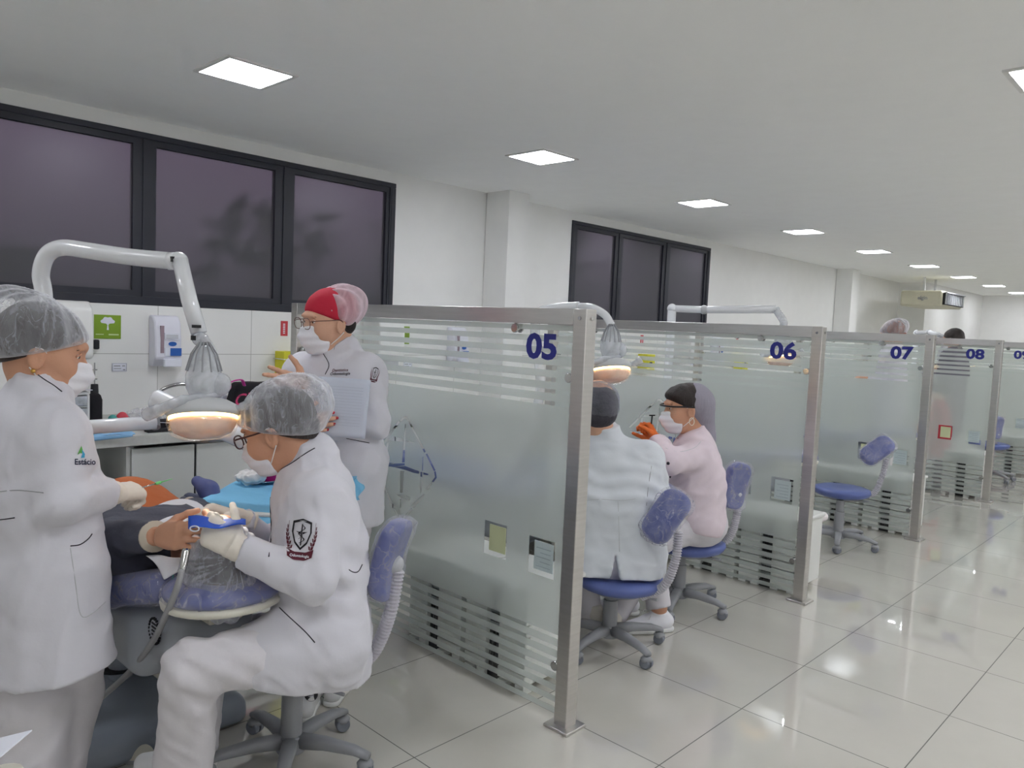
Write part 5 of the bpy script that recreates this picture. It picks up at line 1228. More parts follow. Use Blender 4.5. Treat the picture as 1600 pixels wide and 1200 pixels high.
# ---------------------------------------------------------------- patient lying on the chair
def patient():
    t = thing('person', 'patient in dark grey jacket and orange shirt lying on the dental chair', 'person', (1.0, 2.6, .6))
    hc = np.array([.985, 2.095, .825]); h = Head(hc, UP*.97+np.array([0, .22, 0]), np.array([0, -1, .25]), 1.0)
    J = dict(nb=(1.0, 2.32, .775), sl=(.845, 2.43, .765), sr=(1.155, 2.43, .765), hl=(.90, 2.88, .71), hr=(1.10, 2.88, .71))
    el, wl = at(172, 842, d=2.34), at(246, 838, d=2.17); er, wr = np.array([1.27, 2.62, .74]), at(290, 795, d=2.62)
    wr2 = at(255, 805, d=2.58)
    kl, al, kr, ar = (.90, 3.30, .74), (.91, 3.78, .70), (1.10, 3.30, .74), (1.09, 3.78, .70)
    J = {k: np.array(v) for k, v in J.items()}
    neck = P_cap(h.p(0, -.02, -.06), J['nb'], .05, .055, k=.03); hf = h.skinf([neck])
    bf = U_(torso(J, 0, ch=.09, wa=.085, hp=.09)+arm(J['sl'], el, wl, r=(.048, .040, .028))+arm(J['sr'], er, wr2, r=(.048, .040, .028))+leg(J['hl'], kl, al)+leg(J['hr'], kr, ar), .03)
    lo, hi = bounds([hc-[0, .12, 0], J['sl'], J['sr'], el, wl, er, wr, al, ar, (1, 2.3, .6), (1, 2.3, .85)], .12)
    body = skin('body', lambda P: smin(bf(P), hf(P), .03), lo, hi, .010, SKIN, t)
    skin('head', hf, *h.box(.15), .0045, SKIN, body, relax=1); eyes(h, body)
    part('hair', mesh_sdf(h.hairf(), *h.box(.16), .006), HAIR, t, smooth=True)
    part('hair_cap', mesh_sdf(h.capf(1.12, .03, .005, 9), h.c-.23, h.c+.23, .0055), CAP, t, smooth=True)
    # hands: near one reaches to the work, far one rests on the chest
    D1 = nrm(at(300, 836, d=2.09)-wl)
    f, lo, hi, _ = hand(wl+D1*.012, D1, UP*-.3+SG*.9, 1, curl=(.18, .2, .25, .3), thumb=.5, s=1.0); skin('hand', f, lo, hi, .0032, SKIN, body, relax=1)
    D2 = nrm(at(208, 820, d=2.50)-wr2)
    f, lo, hi, _ = hand(wr2, D2, -UP, 1, curl=(.1, .12, .15, .2), thumb=.2, s=1.0); skin('hand', f, lo, hi, .0032, SKIN, body, relax=1)
    skin('forearm', P_cap(wr, wr2+D2*.02, .034, .027), wr-.12, wr+.12, .006, SKIN, body)
    # trousers, orange shirt, jacket, bib
    part('trousers', mesh_sdf(U_(leg(J['hl'], kl, al, .015)+leg(J['hr'], kr, ar, .015), .03), (.7, 2.72, .52), (1.3, 3.95, .95), .011), mat('dark_trousers', (46, 48, 58), .85), t, smooth=True)
    sf = U_(torso(J, .012, ch=.09, wa=.085, hp=.09)+[P_ell((1.0, 2.78, .79), (.15, .20, .125), k=.05)], .04)
    part('shirt', mesh_sdf(lambda P: sf(P)+.004*waves(P, 20, 7), (.72, 2.1, .52), (1.3, 3.05, 1.0), .009), mat('orange_cloth', (190, 104, 58), .85, bump=.2), t, smooth=True)
    jk = mat('charcoal_wool', (84, 86, 98), .9, bump=.25, bscale=60, var=.08)
    jf = U_(torso(J, .026, ch=.09, wa=.088, hp=.092)+arm(J['sl'], el, wl-nrm(wl-el)*.015, .016, r=(.056, .046, .033))+arm(J['sr'], er, wr+nrm(er-wr)*.01, .016, r=(.052, .042, .034)), .035)
    op = P_ell((1.03, 2.85, .90), (.13, .36, .20))
    def jacket(P):
        d = jf(P)+folds(P, 18, 12, .006); d = smax(d, -op(P), .02); return smax(d, P[:, 1]-2.93, .01)
    j = part('jacket', mesh_sdf(jacket, (.62, 2.14, .52), (1.42, 3.0, 1.0), .0085), jk, t, smooth=True)
    e = wl-nrm(wl-el)*.016; part('cuff_trim', tube([e-nrm(wl-el)*.004, e+nrm(wl-el)*.004], .0445, 24), mat('beige_trim', (196, 186, 170), .8), j, smooth=True)
    e = wr+nrm(er-wr)*.008; part('cuff_trim', tube([e-nrm(er-wr)*.003, e+nrm(er-wr)*.006], .0450, 24), MATS['beige_trim'], j, smooth=True)
    bibm = mat('bib_white', (224, 224, 230), .8, bump=.2)
    def bib(u, v):
        x = .90+.25*u; y = 2.24+.26*v; z = .872-.05*(2*u-1)**2+.012*math.sin(5*v+3*u)+.01*v
        return (x, y, z)
    part('bib', sheet(bib, 20, 20, .002), bibm, t, smooth=True)
    def flap(u, v):
        a = at(228+u*60, 868+u*2, d=2.18); b = at(258+u*28, 904-u*14, d=2.14); return a+(b-a)*v+SG*.01*math.sin(6*u+4*v)
    part('bib_flap', sheet(flap, 12, 12, .002), bibm, t, smooth=True)
    part('mask_cord', tube(smooth_path([at(271, 895, d=2.17), at(270, 905, d=2.16), at(273, 914, d=2.16)]), .0018, 6), mat('teal_cord', (74, 170, 160), .5), t, smooth=True)
    return t, h
p2, h2 = patient()
# blue dental dam sheet held over the mouth
O = at(330, 818, d=2.16)
def dam(u, v):
    a = at(294+90*u, 806+6*u+20*v*(1-.6*u), d=2.09-.05*v+.05*u); return a+UP*.004*math.sin(9*u)
single('blue_dam_sheet', 'bright blue dental sheet held between the gloved hands over the patient', 'dental sheet', sheet(dam, 16, 8, .002), mat('dam_blue', (30, 84, 196), .45), at(335, 815, d=2.2), smooth=True)
r0 = at(304, 826, d=2.04)
single('sheet_ring', 'small white oval ring on the blue dental sheet', 'ring', tube([r0+SR*.012*math.cos(a)+UP*.007*math.sin(a) for a in np.linspace(0, 2*pi, 20)], .002, 6, False), PAPER, r0, smooth=True)

# ---------------------------------------------------------------- woman standing at the left
def person_left():
    t = thing('person', 'standing woman in long white coat at the left edge holding a thin instrument', 'person', (*at(80, 1100, d=2.1)[:2], 0))
    d0 = 2.08; F = nrm(SR*.70+SG*.62)
    h = Head(at(68, 548, d=2.10), SR*.86+SG*.42-UP*.22, UP+SR*.18, 1.05)
    J = dict(nb=at(62, 618, d=2.08), sr=at(86, 672, d=2.0), sl=at(8, 672, d=2.16), hr=at(84, 900, d=2.08), hl=at(30, 900, d=2.16))
    e, w = at(96, 782, d=1.97), at(168, 770, d=2.12); eL, wL = at(-30, 830, d=2.2), at(60, 800, d=2.42)
    kR, aR = at(104, 1100, d=2.14), at(95, 1330, d=2.16); kL, aL = at(62, 1110, d=2.10), at(40, 1330, d=2.12)
    kR, aR = at(108, 1080, d=2.22), at(70, 1250, d=2.22); kL, aL = at(55, 1100, d=2.10), at(45, 1290, d=2.12)
    neck = P_cap(h.p(0, -.03, -.05), J['nb'], .052, .058, k=.03); hf = h.skinf([neck])
    bf = U_(torso(J)+arm(J['sr'], e, w)+arm(J['sl'], eL, wL)+leg(J['hr'], kR, aR)+leg(J['hl'], kL, aL), .03)
    lo, hi = bounds([h.c, J['sr'], J['sl'], e, w, wL, eL, aR, aL], .14)
    body = skin('body', lambda P: smin(bf(P), hf(P), .03), lo, hi, .010, SKIN, t); skin('head', hf, *h.box(.15), .0045, SKIN, body, relax=1)
    part('earring', ball(h.p(.085, -.004, -.043), .006), mat('gold', (214, 170, 90), .3, metal=1.), body, smooth=True)
    eyes(h, body); mask(h, t)
    part('hair', mesh_sdf(h.hairf(), *h.box(.15), .006), HAIR, t, smooth=True)
    part('hair_cap', mesh_sdf(h.capf(1.12, .03, .0025, 6), h.c-.22, h.c+.22, .0055), CAP, t, smooth=True)
    tr = U_(leg(J['hr'], kR, aR, .02, (.095, .07, .062))+leg(J['hl'], kL, aL, .02, (.095, .07, .062)), .03)
    lo, hi = bounds([J['hr'], J['hl'], aR, aL], .14)
    part('trousers', mesh_sdf(lambda P: tr(P)+folds(P, 18, 3, .006), lo, hi, .009), PANTS, t, smooth=True)
    shoe('shoe', t, aR*[1, 1, 0], aR*[1, 1, 0]+F, mat('shoe_white', (228, 228, 230), .5)); shoe('shoe', t, aL*[1, 1, 0], aL*[1, 1, 0]+F, MATS['shoe_white'])
    hz = at(90, 1065, d=2.1)[2]
    hemR, hemL = at(98, 1075, d=2.07), at(30, 1080, d=2.14)
    parts = torso(J, .020, ch=.098, wa=.096, hp=.105)+arm(J['sr'], e, w, .022, r=(.054, .050, .034))+arm(J['sl'], eL, wL, .02)+[P_cap(J['nb'], at(70, 596, d=2.08), .072, .066, flat_b=True, k=.02)]
    parts += [P_cap(J['hr'], hemR, .126, .130, k=.06), P_cap(J['hl'], hemL, .126, .135, k=.06), P_cap((J['hl']+J['hr'])/2, (hemR+hemL)/2, .13, .135, k=.06)]
    cf = U_(parts, .04); hem = halfsp((0, 0, hz), nrm(-UP+SR*.10))
    hem = halfsp(at(90, 1066, d=2.0), nrm(-UP+SR*.14))
    def coat(P):
        d = cf(P)+folds(P, 16, 21, .005); a = P@SR*60+2*np.sin(P@SG*14); z = P[:, 2]
        d = d+.006*np.sin(a)*np.clip((1.05-z)*1.6, 0, 1)
        q = np.linalg.norm(P-e, axis=1); d = d+.007*np.exp(-(q/.13)**2)*np.sin((P-e)@nrm(UP-SR*.6)*75)
        return smax(d, hem(P), .008)
    lo, hi = bounds([J['nb'], J['sl'], J['sr'], e, w, wL, eL, hemR, hemL], .19)
    ct = part('coat', mesh_sdf(coat, lo, hi, .0082), WHITE_COAT, t, smooth=True)
    D = nrm(at(196, 768, d=2.18)-w)
    glove('glove', t, w+D*.015, D, SG*.6-UP*.7, 1, curl=(.75, .85, .9, .95), thumb=.5, s=1.05)
    b = bvh_of(ct)
    V = [(-.5, -.35), (-.05, .7), (.1, .2), (.0, -.2), (-.2, -.1)]
    decal('logo_green', b, fill2d([V]), 128, 706, 14, mat('logo_green', (96, 170, 84), .7), ct)
    decal('logo_teal', b, fill2d([[(.0, .45), (.35, -.1), (.3, -.5), (-.1, -.55), (.05, -.1)]]), 128, 708, 14, mat('logo_teal', (60, 150, 190), .7), ct)
    emb('logo_text', b, 'Estácio', 133, 722, 13, mat('logo_navy', (34, 40, 70), .7), ct, bold=.02, squash=.9)
    stitch_line('collar_piping', b, [(52, 580), (68, 592), (84, 602), (97, 612)], .0016, PIPING, ct)
    stitch_line('waist_seam', b, [(0, 768), (30, 766), (68, 770)], .0014, GREY_PL, ct)
    stitch_line('pocket_piping', b, [(0, 812), (10, 811), (23, 809)], .0016, PIPING, ct)
    stitch_line('pocket_piping', b, [(110, 853), (125, 851), (138, 842), (144, 834)], .0016, PIPING, ct)
    stitch_line('pocket_seam', b, [(110, 856), (118, 910), (126, 962), (145, 958), (165, 940)], .0012, GREY_L, ct)
    return t, w, D
p1, w1, D1_ = person_left()
hp_ = w1+D1_*.08
ti = at(270, 748, d=2.26)
t = thing('dental_instrument', 'thin steel instrument with a green tip held by the standing woman at left', 'instrument', hp_)
part('shaft', tube([hp_, hp_+(ti-hp_)*.6], .0022, 8), CHROME, t, smooth=True); part('grip_ring', tube([hp_+(ti-hp_)*.60, hp_+(ti-hp_)*.72], .0045, 10), mat('tip_green', (120, 214, 130), .4), t, smooth=True)
part('tip', tube([hp_+(ti-hp_)*.72, ti], [.002, .0008], 8), MATS['tip_green'], t, smooth=True)

# ---------------------------------------------------------------- woman with the red cap standing behind
def person_red():
    t = thing('person', 'woman in red cap and glasses standing before partition 05 holding papers', 'person', (1.72, 2.68, 0))
    D = 3.08; Fw = nrm(-SR*.75-SG*.66)
    h = Head(at(514, 503, d=3.06), -SR*.72-SG*.66-UP*.12, UP+SR*.03, 1.05)
    J = dict(nb=at(532, 545, d=3.10), sr=at(474, 580, d=3.20), sl=at(572, 582, d=3.04), hr=at(500, 720, d=3.18), hl=at(552, 722, d=3.06))
    eR, wR = at(455, 640, d=3.10), at(482, 602, d=2.95); eL, wL = at(586, 662, d=2.99), at(470, 668, d=2.90)
    kR, aR, kL, aL = at(515, 880, d=3.08), at(500, 1075, d=3.0), at(552, 880, d=3.02), at(548, 1065, d=3.0)
    aR = np.array([1.60, 2.56, .06]); aL = np.array([1.76, 2.58, .06]); kR = (np.array(J['hr'])+aR)/2; kL = (np.array(J['hl'])+aL)/2
    neck = P_cap(h.p(0, -.03, -.05), J['nb'], .05, .055, k=.03); hf = h.skinf([neck])
    bf = U_(torso(J)+arm(J['sr'], eR, wR)+arm(J['sl'], eL, wL)+leg(J['hr'], kR, aR)+leg(J['hl'], kL, aL), .03)
    lo, hi = bounds([h.c, J['sr'], J['sl'], eR, eL, wL, wR, aR, aL], .14)
    body = skin('body', lambda P: smin(bf(P), hf(P), .03), lo, hi, .010, SKIN_L, t); skin('head', hf, *h.box(.15), .0042, SKIN_L, body, relax=1)
    eyes(h, body); mask(h, t); glasses(h, t, mat('brown_thin_frame', (92, 50, 40), .35), .0014, sz=1.08)
    red = mat('red_fabric', (190, 34, 60), .8, bump=.15)
    e0 = h.ell((0, -.018, .040), (.086, .106, .090)); pl = halfsp(h.p(0, .088, .048), nrm(h.F*.45-h.U*.88))
    part('red_cap', mesh_sdf(lambda P: smax(e0(P)+.001*waves(P, 40, 1), pl(P), .008), *h.box(.16), .005), red, t, smooth=True)
    e1 = h.ell((0, -.045, .050), (.098, .116, .084), tilt=-.35); pl2 = halfsp(h.p(0, .080, .078), nrm(h.F*.62-h.U*.75))
    def cv(P):
        q = P-h.p(0, .03, .12); a = np.arctan2(q@h.R, q@h.F); return smax(e1(P)-.004*np.sin(a*15), pl2(P), .01)
    part('cap_cover', mesh_sdf(cv, h.c-.24, h.c+.24, .0055), CAP_RED, t, smooth=True)
    part('hair', mesh_sdf(lambda P: smax(h.ell((0, -.052, -.01), (.072, .05, .05))(P), halfsp(h.p(0, -.02, 0), h.F)(P), .01), *h.box(.15), .006), HAIR, t, smooth=True)
    tr = U_(leg(J['hr'], kR, aR, .02)+leg(J['hl'], kL, aL, .02), .03); lo, hi = bounds([J['hr'], J['hl'], aR, aL], .14)
    part('trousers', mesh_sdf(lambda P: tr(P)+.004*waves(P, 22, 5), lo, hi, .01), PANTS, t, smooth=True)
    s1 = shoe('shoe', t, aR, aR+Fw*.1-SG*.2+SR*.12, mat('sneaker_silver', (206, 206, 206), .4), laces=False); shoe('shoe', t, aL, aL-SG*.2, mat('sneaker_silver', (206, 206, 206), .4), laces=False)
    hz = at(540, 815, d=3.08)[2]; hemR, hemL = np.array([*J['hr'][:2], hz-.05]), np.array([*J['hl'][:2], hz-.05])
    parts = torso(J, .020, ch=.100, wa=.088, hp=.108)+arm(J['sr'], eR, wR, .02)+arm(J['sl'], eL, wL, .022)+[P_cap(J['nb'], J['nb']+(h.p(0, -.03, -.05)-J['nb'])*.35, .066, .060, flat_b=True, k=.02)]
    parts += [P_cap(J['hr'], hemR, .118, .125, k=.06), P_cap(J['hl'], hemL, .118, .13, k=.06), P_cap((J['hl']+J['hr'])/2, (hemR+hemL)/2, .12, .13, k=.05)]
    cf = U_(parts, .04); hem = halfsp((0, 0, hz), -UP)
    def coat(P):
        d = cf(P)+folds(P, 18, 31, .0045); q = np.linalg.norm(P-eL, axis=1); d = d+.005*np.exp(-(q/.12)**2)*np.sin((P-eL)@nrm(UP+SR*.6)*80)
        return smax(d, hem(P), .008)
    lo, hi = bounds([J['nb'], J['sl'], J['sr'], eR, eL, wL, wR, hemR, hemL], .17)
    ct = part('coat', mesh_sdf(coat, lo, hi, .0085), WHITE_COAT, t, smooth=True)
    # open gesturing hand and the hand under the papers
    Dr = nrm(at(430, 592, d=2.88)-wR)
    f, lo, hi, nl = hand(wR+Dr*.012, Dr, UP*-.2-SG*.9+SR*.1, 1, curl=(.12, .15, .2, .3), thumb=.1, s=1.02, spread=.18, tdir=UP*.9-SR*.25); skin('hand', f, lo, hi, .0032, SKIN_L, body, relax=1)
    hb = at(496, 655, d=2.86)
    Dl = nrm(at(515, 655, d=2.84)-hb)
    wl2 = at(478, 660, d=2.88)
    f, lo, hi, nl = hand(at(458, 664, d=2.815), nrm(SR*.97+UP*.12+SG*.02), SG, 1, curl=(.12, .16, .2, .28), thumb=.3, s=.95)
    hd = skin('hand', f, lo, hi, .0032, SKIN_L, body, relax=1)
    for p, d, n in nl: part('nail', P_m(p, d, n), mat('red_nail', (170, 26, 44), .2), hd, smooth=True)
    b = bvh_of(ct)
    crest(ct, b, 586, 583, 17, ang=-12, squash=.75)
    stitch_line('front_piping', b, [(505, 542), (505, 552), (511, 562), (514, 572), (508, 585)], .0016, PIPING, ct)
    stitch_line('collar_piping', b, [(522, 546), (524, 540), (532, 534), (544, 526)], .0014, GREY_PL, ct)
    stitch_line('waist_piping', b, [(541, 685), (556, 688), (566, 690), (577, 692)], .0016, PIPING, ct)
    emb('name_text', b, 'Odontologia', 531, 584, 6.2, INK, ct, bold=.01, ang=2, shear=.3); emb('name_text', b, 'Dentistica', 531, 578.5, 6.2, MAROON, ct, bold=.01, ang=2, shear=.3)
    # trefoil on the shoe tongue
    b2 = bvh_of(s1)
    decal('shoe_patch', b2, (np.array([(math.cos(a)*1.0, math.sin(a)*1.1) for a in np.linspace(0, 2*pi, 20, endpoint=False)]), [tuple(range(20))]), 486, 1084, 11, DARK, s1)
    V = []; Fc = []
    for i, a in enumerate((90, 40, 140)):
        a = math.radians(a); c_, s_ = math.cos(a), math.sin(a); n0 = len(V); L = [(0, 0), (.35, .17), (.7, 0), (.35, -.17)]; V += [(x*c_-y*s_, x*s_+y*c_-.1) for x, y in L]; Fc.append(tuple(range(n0, n0+4)))
    for i in range(3): n0 = len(V); V += [(-.4, -.28-.12*i), (.4, -.28-.12*i), (.4, -.22-.12*i), (-.4, -.22-.12*i)]; Fc.append(tuple(range(n0, n0+4)))
    decal('shoe_emblem', b2, (np.array(V), Fc), 486, 1083, 11, PAPER, s1, off=.004)
    return t
def P_m(p, d, n):
    """a small oval nail"""
    return ball(p-d*.002+n*-.0045, (.0052, .0075, .0022), 10, 6, np.cross(d, n), d, n)
p4 = person_red()
pp = [at(498, 588, d=2.86), at(579, 594, d=2.84), at(571, 685, d=2.82), at(492, 680, d=2.84)]
def sheet_fn(u, v): return (pp[0]*(1-u)+pp[1]*u)*(1-v)+(pp[3]*(1-u)+pp[2]*u)*v+SG*.012*math.sin(3*u+2*v)
pr = single('paper_sheets', 'white printed sheets held against the coat of the woman in the red cap', 'paper', sheet(sheet_fn, 14, 14, .003), mat('sheet_paper', (206, 212, 226), .8, var=.01), sum(pp)/4, smooth=True)
part('print_lines', join(*[tube([np.array(sheet_fn(.12, .15+.05*i))-SG*.004, np.array(sheet_fn(.88, .15+.05*i))-SG*.004], .0006, 4) for i in range(14)]), mat('print_grey', (184, 190, 204), .8), pr)

# ---------------------------------------------------------------- man seated with his back to the viewer, booth 06
def person_back():
    t = thing('person', 'man in white coat seated with his back turned, right of post 05', 'person', (2.9, 2.08, 0))
    D = 3.55
    h = Head(at(932, 636, d=3.62), SG*.95-SR*.10-UP*.35, UP+SG*.3, 1.10)
    J = dict(nb=at(945, 690, d=3.62), sr=at(1010, 715, d=3.60), sl=at(885, 718, d=3.66), hr=at(994, 868, d=3.58), hl=at(925, 870, d=3.60))
    eR, wR = at(1030, 790, d=3.62), at(1006, 790, d=3.85); eL, wL = at(872, 800, d=3.75), at(925, 780, d=3.98)
    kR, aR, kL, aL = at(1005, 880, d=3.95), at(958, 968, d=3.92), at(905, 880, d=4.0), at(926, 970, d=3.95)
    neck = P_cap(h.p(0, -.03, -.05), J['nb'], .056, .06, k=.03); hf = h.skinf([neck])
    bf = U_(torso(J, ch=.11, wa=.11, hp=.11)+arm(J['sr'], eR, wR)+arm(J['sl'], eL, wL)+leg(J['hr'], kR, aR)+leg(J['hl'], kL, aL), .03)
    lo, hi = bounds([h.c, J['sr'], J['sl'], eR, eL, wL, wR, aR, aL, kR, kL], .14)
    body = skin('body', lambda P: smin(bf(P), hf(P), .03), lo, hi, .011, SKIN_L, t); skin('head', hf, *h.box(.16), .006, SKIN_L, body, relax=1)
    hh = U_([h.ell((0, -.03, .014), (.086, .092, .072)), h.ell((0, -.055, -.04), (.076, .056, .062), k=.03)], .03)
    part('hair', mesh_sdf(lambda P: hh(P)+.002*waves(P, 60, 3), *h.box(.16), .006), mat('grey_black_hair', (52, 50, 58), .7, bump=.5, bscale=80, var=.4), t, smooth=True)
    cap_ = veil('cap_grey_sheer', (150, 152, 166), .12, .28, 30, (1, 1, 2), edge=.5)
    e = U_([h.ell((0, -.035, .02), (.090, .098, .082)), h.ell((0, -.055, -.03), (.078, .062, .060), k=.03)], .03); pl = halfsp(h.p(0, -.03, .085), nrm(h.U*.9+h.F*.5))
    part('hair_cap', mesh_sdf(lambda P: smax(e(P)+.002*waves(P, 40, 8), pl(P), .01), *h.box(.17), .006), cap_, t, smooth=True)
    part('mask_strap', tube(smooth_path([h.p(.07, .03, -.04), h.p(.088, -.004, -.02), h.p(.086, -.012, .01)]), .002, 6), STRAP, t, smooth=True)
    tr = U_(leg(J['hr'], kR, aR, .018, flat=True)+leg(J['hl'], kL, aL, .018, flat=True)+[P_cap(J['hl'], J['hr'], .128, k=.03)], .03); lo, hi = bounds([J['hr'], J['hl'], aR, aL, kR, kL], .16)
    part('trousers', mesh_sdf(lambda P: tr(P)+.003*waves(P, 22, 5), lo, hi, .01), PANTS, t, smooth=True)
    shoe('shoe', t, aL*[1, 1, 0]+[0, 0, .05], aL*[1, 1, 0]+SG*.2-SR*.1, mat('shoe_cream', (206, 202, 192), .5))
    shoe('shoe', t, aR*[1, 1, 0]+[0, 0, .05], aR*[1, 1, 0]+SG*.2, mat('shoe_cream', (206, 202, 192), .5))
    hemz = at(960, 905, d=3.45)[2]
    parts = torso(J, .022, ch=.115, wa=.118, hp=.118)+arm(J['sr'], eR, wR, .022, r=(.054, .048, .036))+arm(J['sl'], eL, wL, .022)+[P_cap(J['nb'], at(945, 664, d=3.60), .078, .070, flat_b=True, k=.02)]
    parts += [P_cap(J['hr'], at(1004, 905, d=3.50), .118, .075, k=.06), P_cap(J['hl'], at(915, 905, d=3.52), .118, .09, k=.06), P_cap((J['hl']+J['hr'])/2, at(965, 895, d=3.5), .12, .08, k=.05),
              P_cap(J['hr'], kR, .11, .085, k=.05), P_cap(J['hl'], kL, .11, .085, k=.05)]
    cf = U_(parts, .04); vc = at(968, 868, d=3.40)
    def coat(P):
        d = cf(P)+folds(P, 15, 41, .0045); z = P[:, 2]; q = np.exp(-((z-.80)/.09)**2); d = d+.004*q*np.sin(P@nrm(UP+SR*.15)*90+2*np.sin(P@SR*18))
        x = (P-vc)@SR; zz = vc[2]-z; v = np.where((zz > 0) & (((P-vc)@SG) < .10), (zz*.20-np.abs(x+.01))*1., -1.)
        d = np.maximum(d, np.where(v > 0, np.minimum(v, .05), -1.)-.0*d)
        return smax(d, .395-z, .006)
    lo, hi = bounds([J['nb'], J['sl'], J['sr'], eR, eL, wL, wR, kR, kL, vc], .18)
    ct = part('coat', mesh_sdf(coat, lo, hi, .0085), mat('coat_cool_cotton', (214, 218, 224), .85, bump=.25, bscale=14, var=.02), t, smooth=True)
    b = bvh_of(ct)
    stitch_line('sleeve_seam', b, [(1018, 728), (1013, 760), (1010, 790), (1008, 770)][:3], .0013, GREY_PL, ct); stitch_line('waist_seam', b, [(908, 782), (940, 780), (975, 782), (1008, 776)], .0012, GREY_L, ct); stitch_line('yoke_seam', b, [(966, 783), (967, 820), (968, 862)], .0012, GREY_L, ct)
    return t
p5 = person_back()

# ---------------------------------------------------------------- woman seated in profile with orange gloves, booth 06
def person_orange():
    t = thing('person', 'seated woman in profile with pale pink coat, goggles and orange gloves', 'person', (3.66, 2.15, 0))
    h = Head(at(1070, 638, d=4.10), -SR*.97-SG*.10-UP*.10, UP-SR*.05, 1.10)
    J = dict(nb=at(1088, 682, d=4.12), sl=at(1090, 712, d=3.98), sr=at(1078, 708, d=4.26), hl=at(1092, 815, d=4.05), hr=at(1092, 815, d=4.24))
    eL, wL = at(1040, 740, d=3.86), at(1028, 690, d=4.08); eL = at(1046, 722, d=3.82); eR, wR = at(1042, 745, d=4.35), at(1022, 692, d=4.18)
    kL, aL, kR, aR = at(1012, 852, d=3.95), at(1030, 950, d=3.88), at(1000, 840, d=4.2), at(975, 950, d=4.1)
    neck = P_cap(h.p(0, -.03, -.05), J['nb'], .05, .056, k=.03); hf = h.skinf([neck])
    bf = U_(torso(J, ch=.10, wa=.10, hp=.105)+arm(J['sl'], eL, wL)+arm(J['sr'], eR, wR)+leg(J['hr'], kR, aR)+leg(J['hl'], kL, aL), .03)
    lo, hi = bounds([h.c, J['sr'], J['sl'], eR, eL, wL, wR, aR, aL, kR, kL], .14)
    body = skin('body', lambda P: smin(bf(P), hf(P), .03), lo, hi, .011, SKIN, t); skin('head', hf, *h.box(.16), .005, SKIN, body, relax=1)
    eyes(h, body); mask(h, t)
    part('hair', mesh_sdf(h.hairf([h.ell((0, .03, .07), (.07, .06, .035), k=.03)]), *h.box(.17), .006), HAIR, t, smooth=True)
    gc = U_([h.ell((0, -.055, .035), (.088, .075, .085)), P_cap(h.p(0, -.075, .0), h.p(0, -.125, -.16), .075, .028, k=.06)], .05); pl = halfsp(h.p(0, .0, .05), nrm(h.F*.9-h.U*.25))
    part('cap_cloth', mesh_sdf(lambda P: smax(gc(P)+.003*waves(P, 30, 8), pl(P), .01), h.c-.26, h.c+.22, .006), mat('grey_cap_cloth', (148, 144, 156), .85, bump=.3, stretch=(2, 2, .4)), t, smooth=True)
    gl = join(tube(smooth_path([h.p(.07, .09, .022), h.p(0, .118, .024), h.p(-.07, .09, .022), h.p(-.088, .03, .018), h.p(-.09, -.02, .012)]), .0045, 8), tube(smooth_path([h.p(.07, .09, .022), h.p(.088, .03, .018), h.p(.09, -.02, .012)]), .0045, 8))
    go = part('goggles', gl, DARK, t, smooth=True); part('goggle_lens', sheet(lambda u, v: h.p(.078*math.sin((u-.5)*2.6), .045+.078*math.cos((u-.5)*2.6), .02-.045*v), 20, 5, .001), CLEAR, go, smooth=True)
    part('earring', tube([h.p(-.083, -.004+.012*math.sin(a), -.055+.018*math.cos(a)) for a in np.linspace(0, 2*pi, 16)], .002, 6), mat('pearl', (230, 226, 210), .3), body, smooth=True)
    tr = U_(leg(J['hr'], kR, aR, .014, flat=True)+leg(J['hl'], kL, aL, .014, (.082, .060, .048), flat=True)+[P_cap(J['hl'], J['hr'], .128, k=.03), P_ell((J['hl']+J['hr'])/2+[0, 0, -.01], (.15, .15, .12), k=.05)], .03); lo, hi = bounds([J['hr'], J['hl'], aR, aL, kR, kL], .17)
    part('trousers', mesh_sdf(lambda P: smax(tr(P)+.003*waves(P, 22, 5), .392-P[:, 2]-10*(((P-J['hl'])@SR) < -.16), .004), lo, hi, .009), PANTS, t, smooth=True)
    sw = mat('shoe_bright_white', (236, 236, 242), .45); shoe('shoe', t, aL*[1, 1, 0], aL*[1, 1, 0]-SR*.2-SG*.06, sw); shoe('shoe', t, aR*[1, 1, 0], aR*[1, 1, 0]-SR*.2, sw)
    parts = torso(J, .022, ch=.108, wa=.112, hp=.112)+arm(J['sl'], eL, wL, .022, r=(.052, .046, .036))+arm(J['sr'], eR, wR, .02)+[P_cap(J['nb'], at(1082, 672, d=4.11), .07, .062, flat_b=True, k=.02)]
    cf = U_(parts, .04)
    def coat(P):
        d = cf(P)+folds(P, 17, 51, .005); q = np.exp(-((P[:, 2]-.75)/.14)**2); d = d+.004*q*np.sin(P@nrm(UP*.8-SR*.7)*95+1.5*np.sin(P@SG*16)); return smax(d, halfsp(at(1090, 828, d=4.05), nrm(-UP-SR*.2))(P), .008)
    lo, hi = bounds([J['nb'], J['sl'], J['sr'], eR, eL, wL, wR, J['hl']], .17)
    ct = part('coat', mesh_sdf(coat, lo, hi, .0085), PINK_COAT, t, smooth=True)
    og = mat('orange_glove', (228, 112, 44), .5, bump=.2); Dl = nrm(at(1018, 672, d=4.12)-wL); glove('glove', t, wL+Dl*.01, Dl, SG*.3-SR*.9, 1, m=og, curl=(.8, .9, .95, 1.), thumb=.5)
    Dr = nrm(at(1014, 672, d=4.2)-wR); glove('glove', t, wR+Dr*.01, Dr, -SG*.4-SR*.8, -1, m=og, curl=(.8, .9, .95, 1.), thumb=.5)
    b = bvh_of(ct)
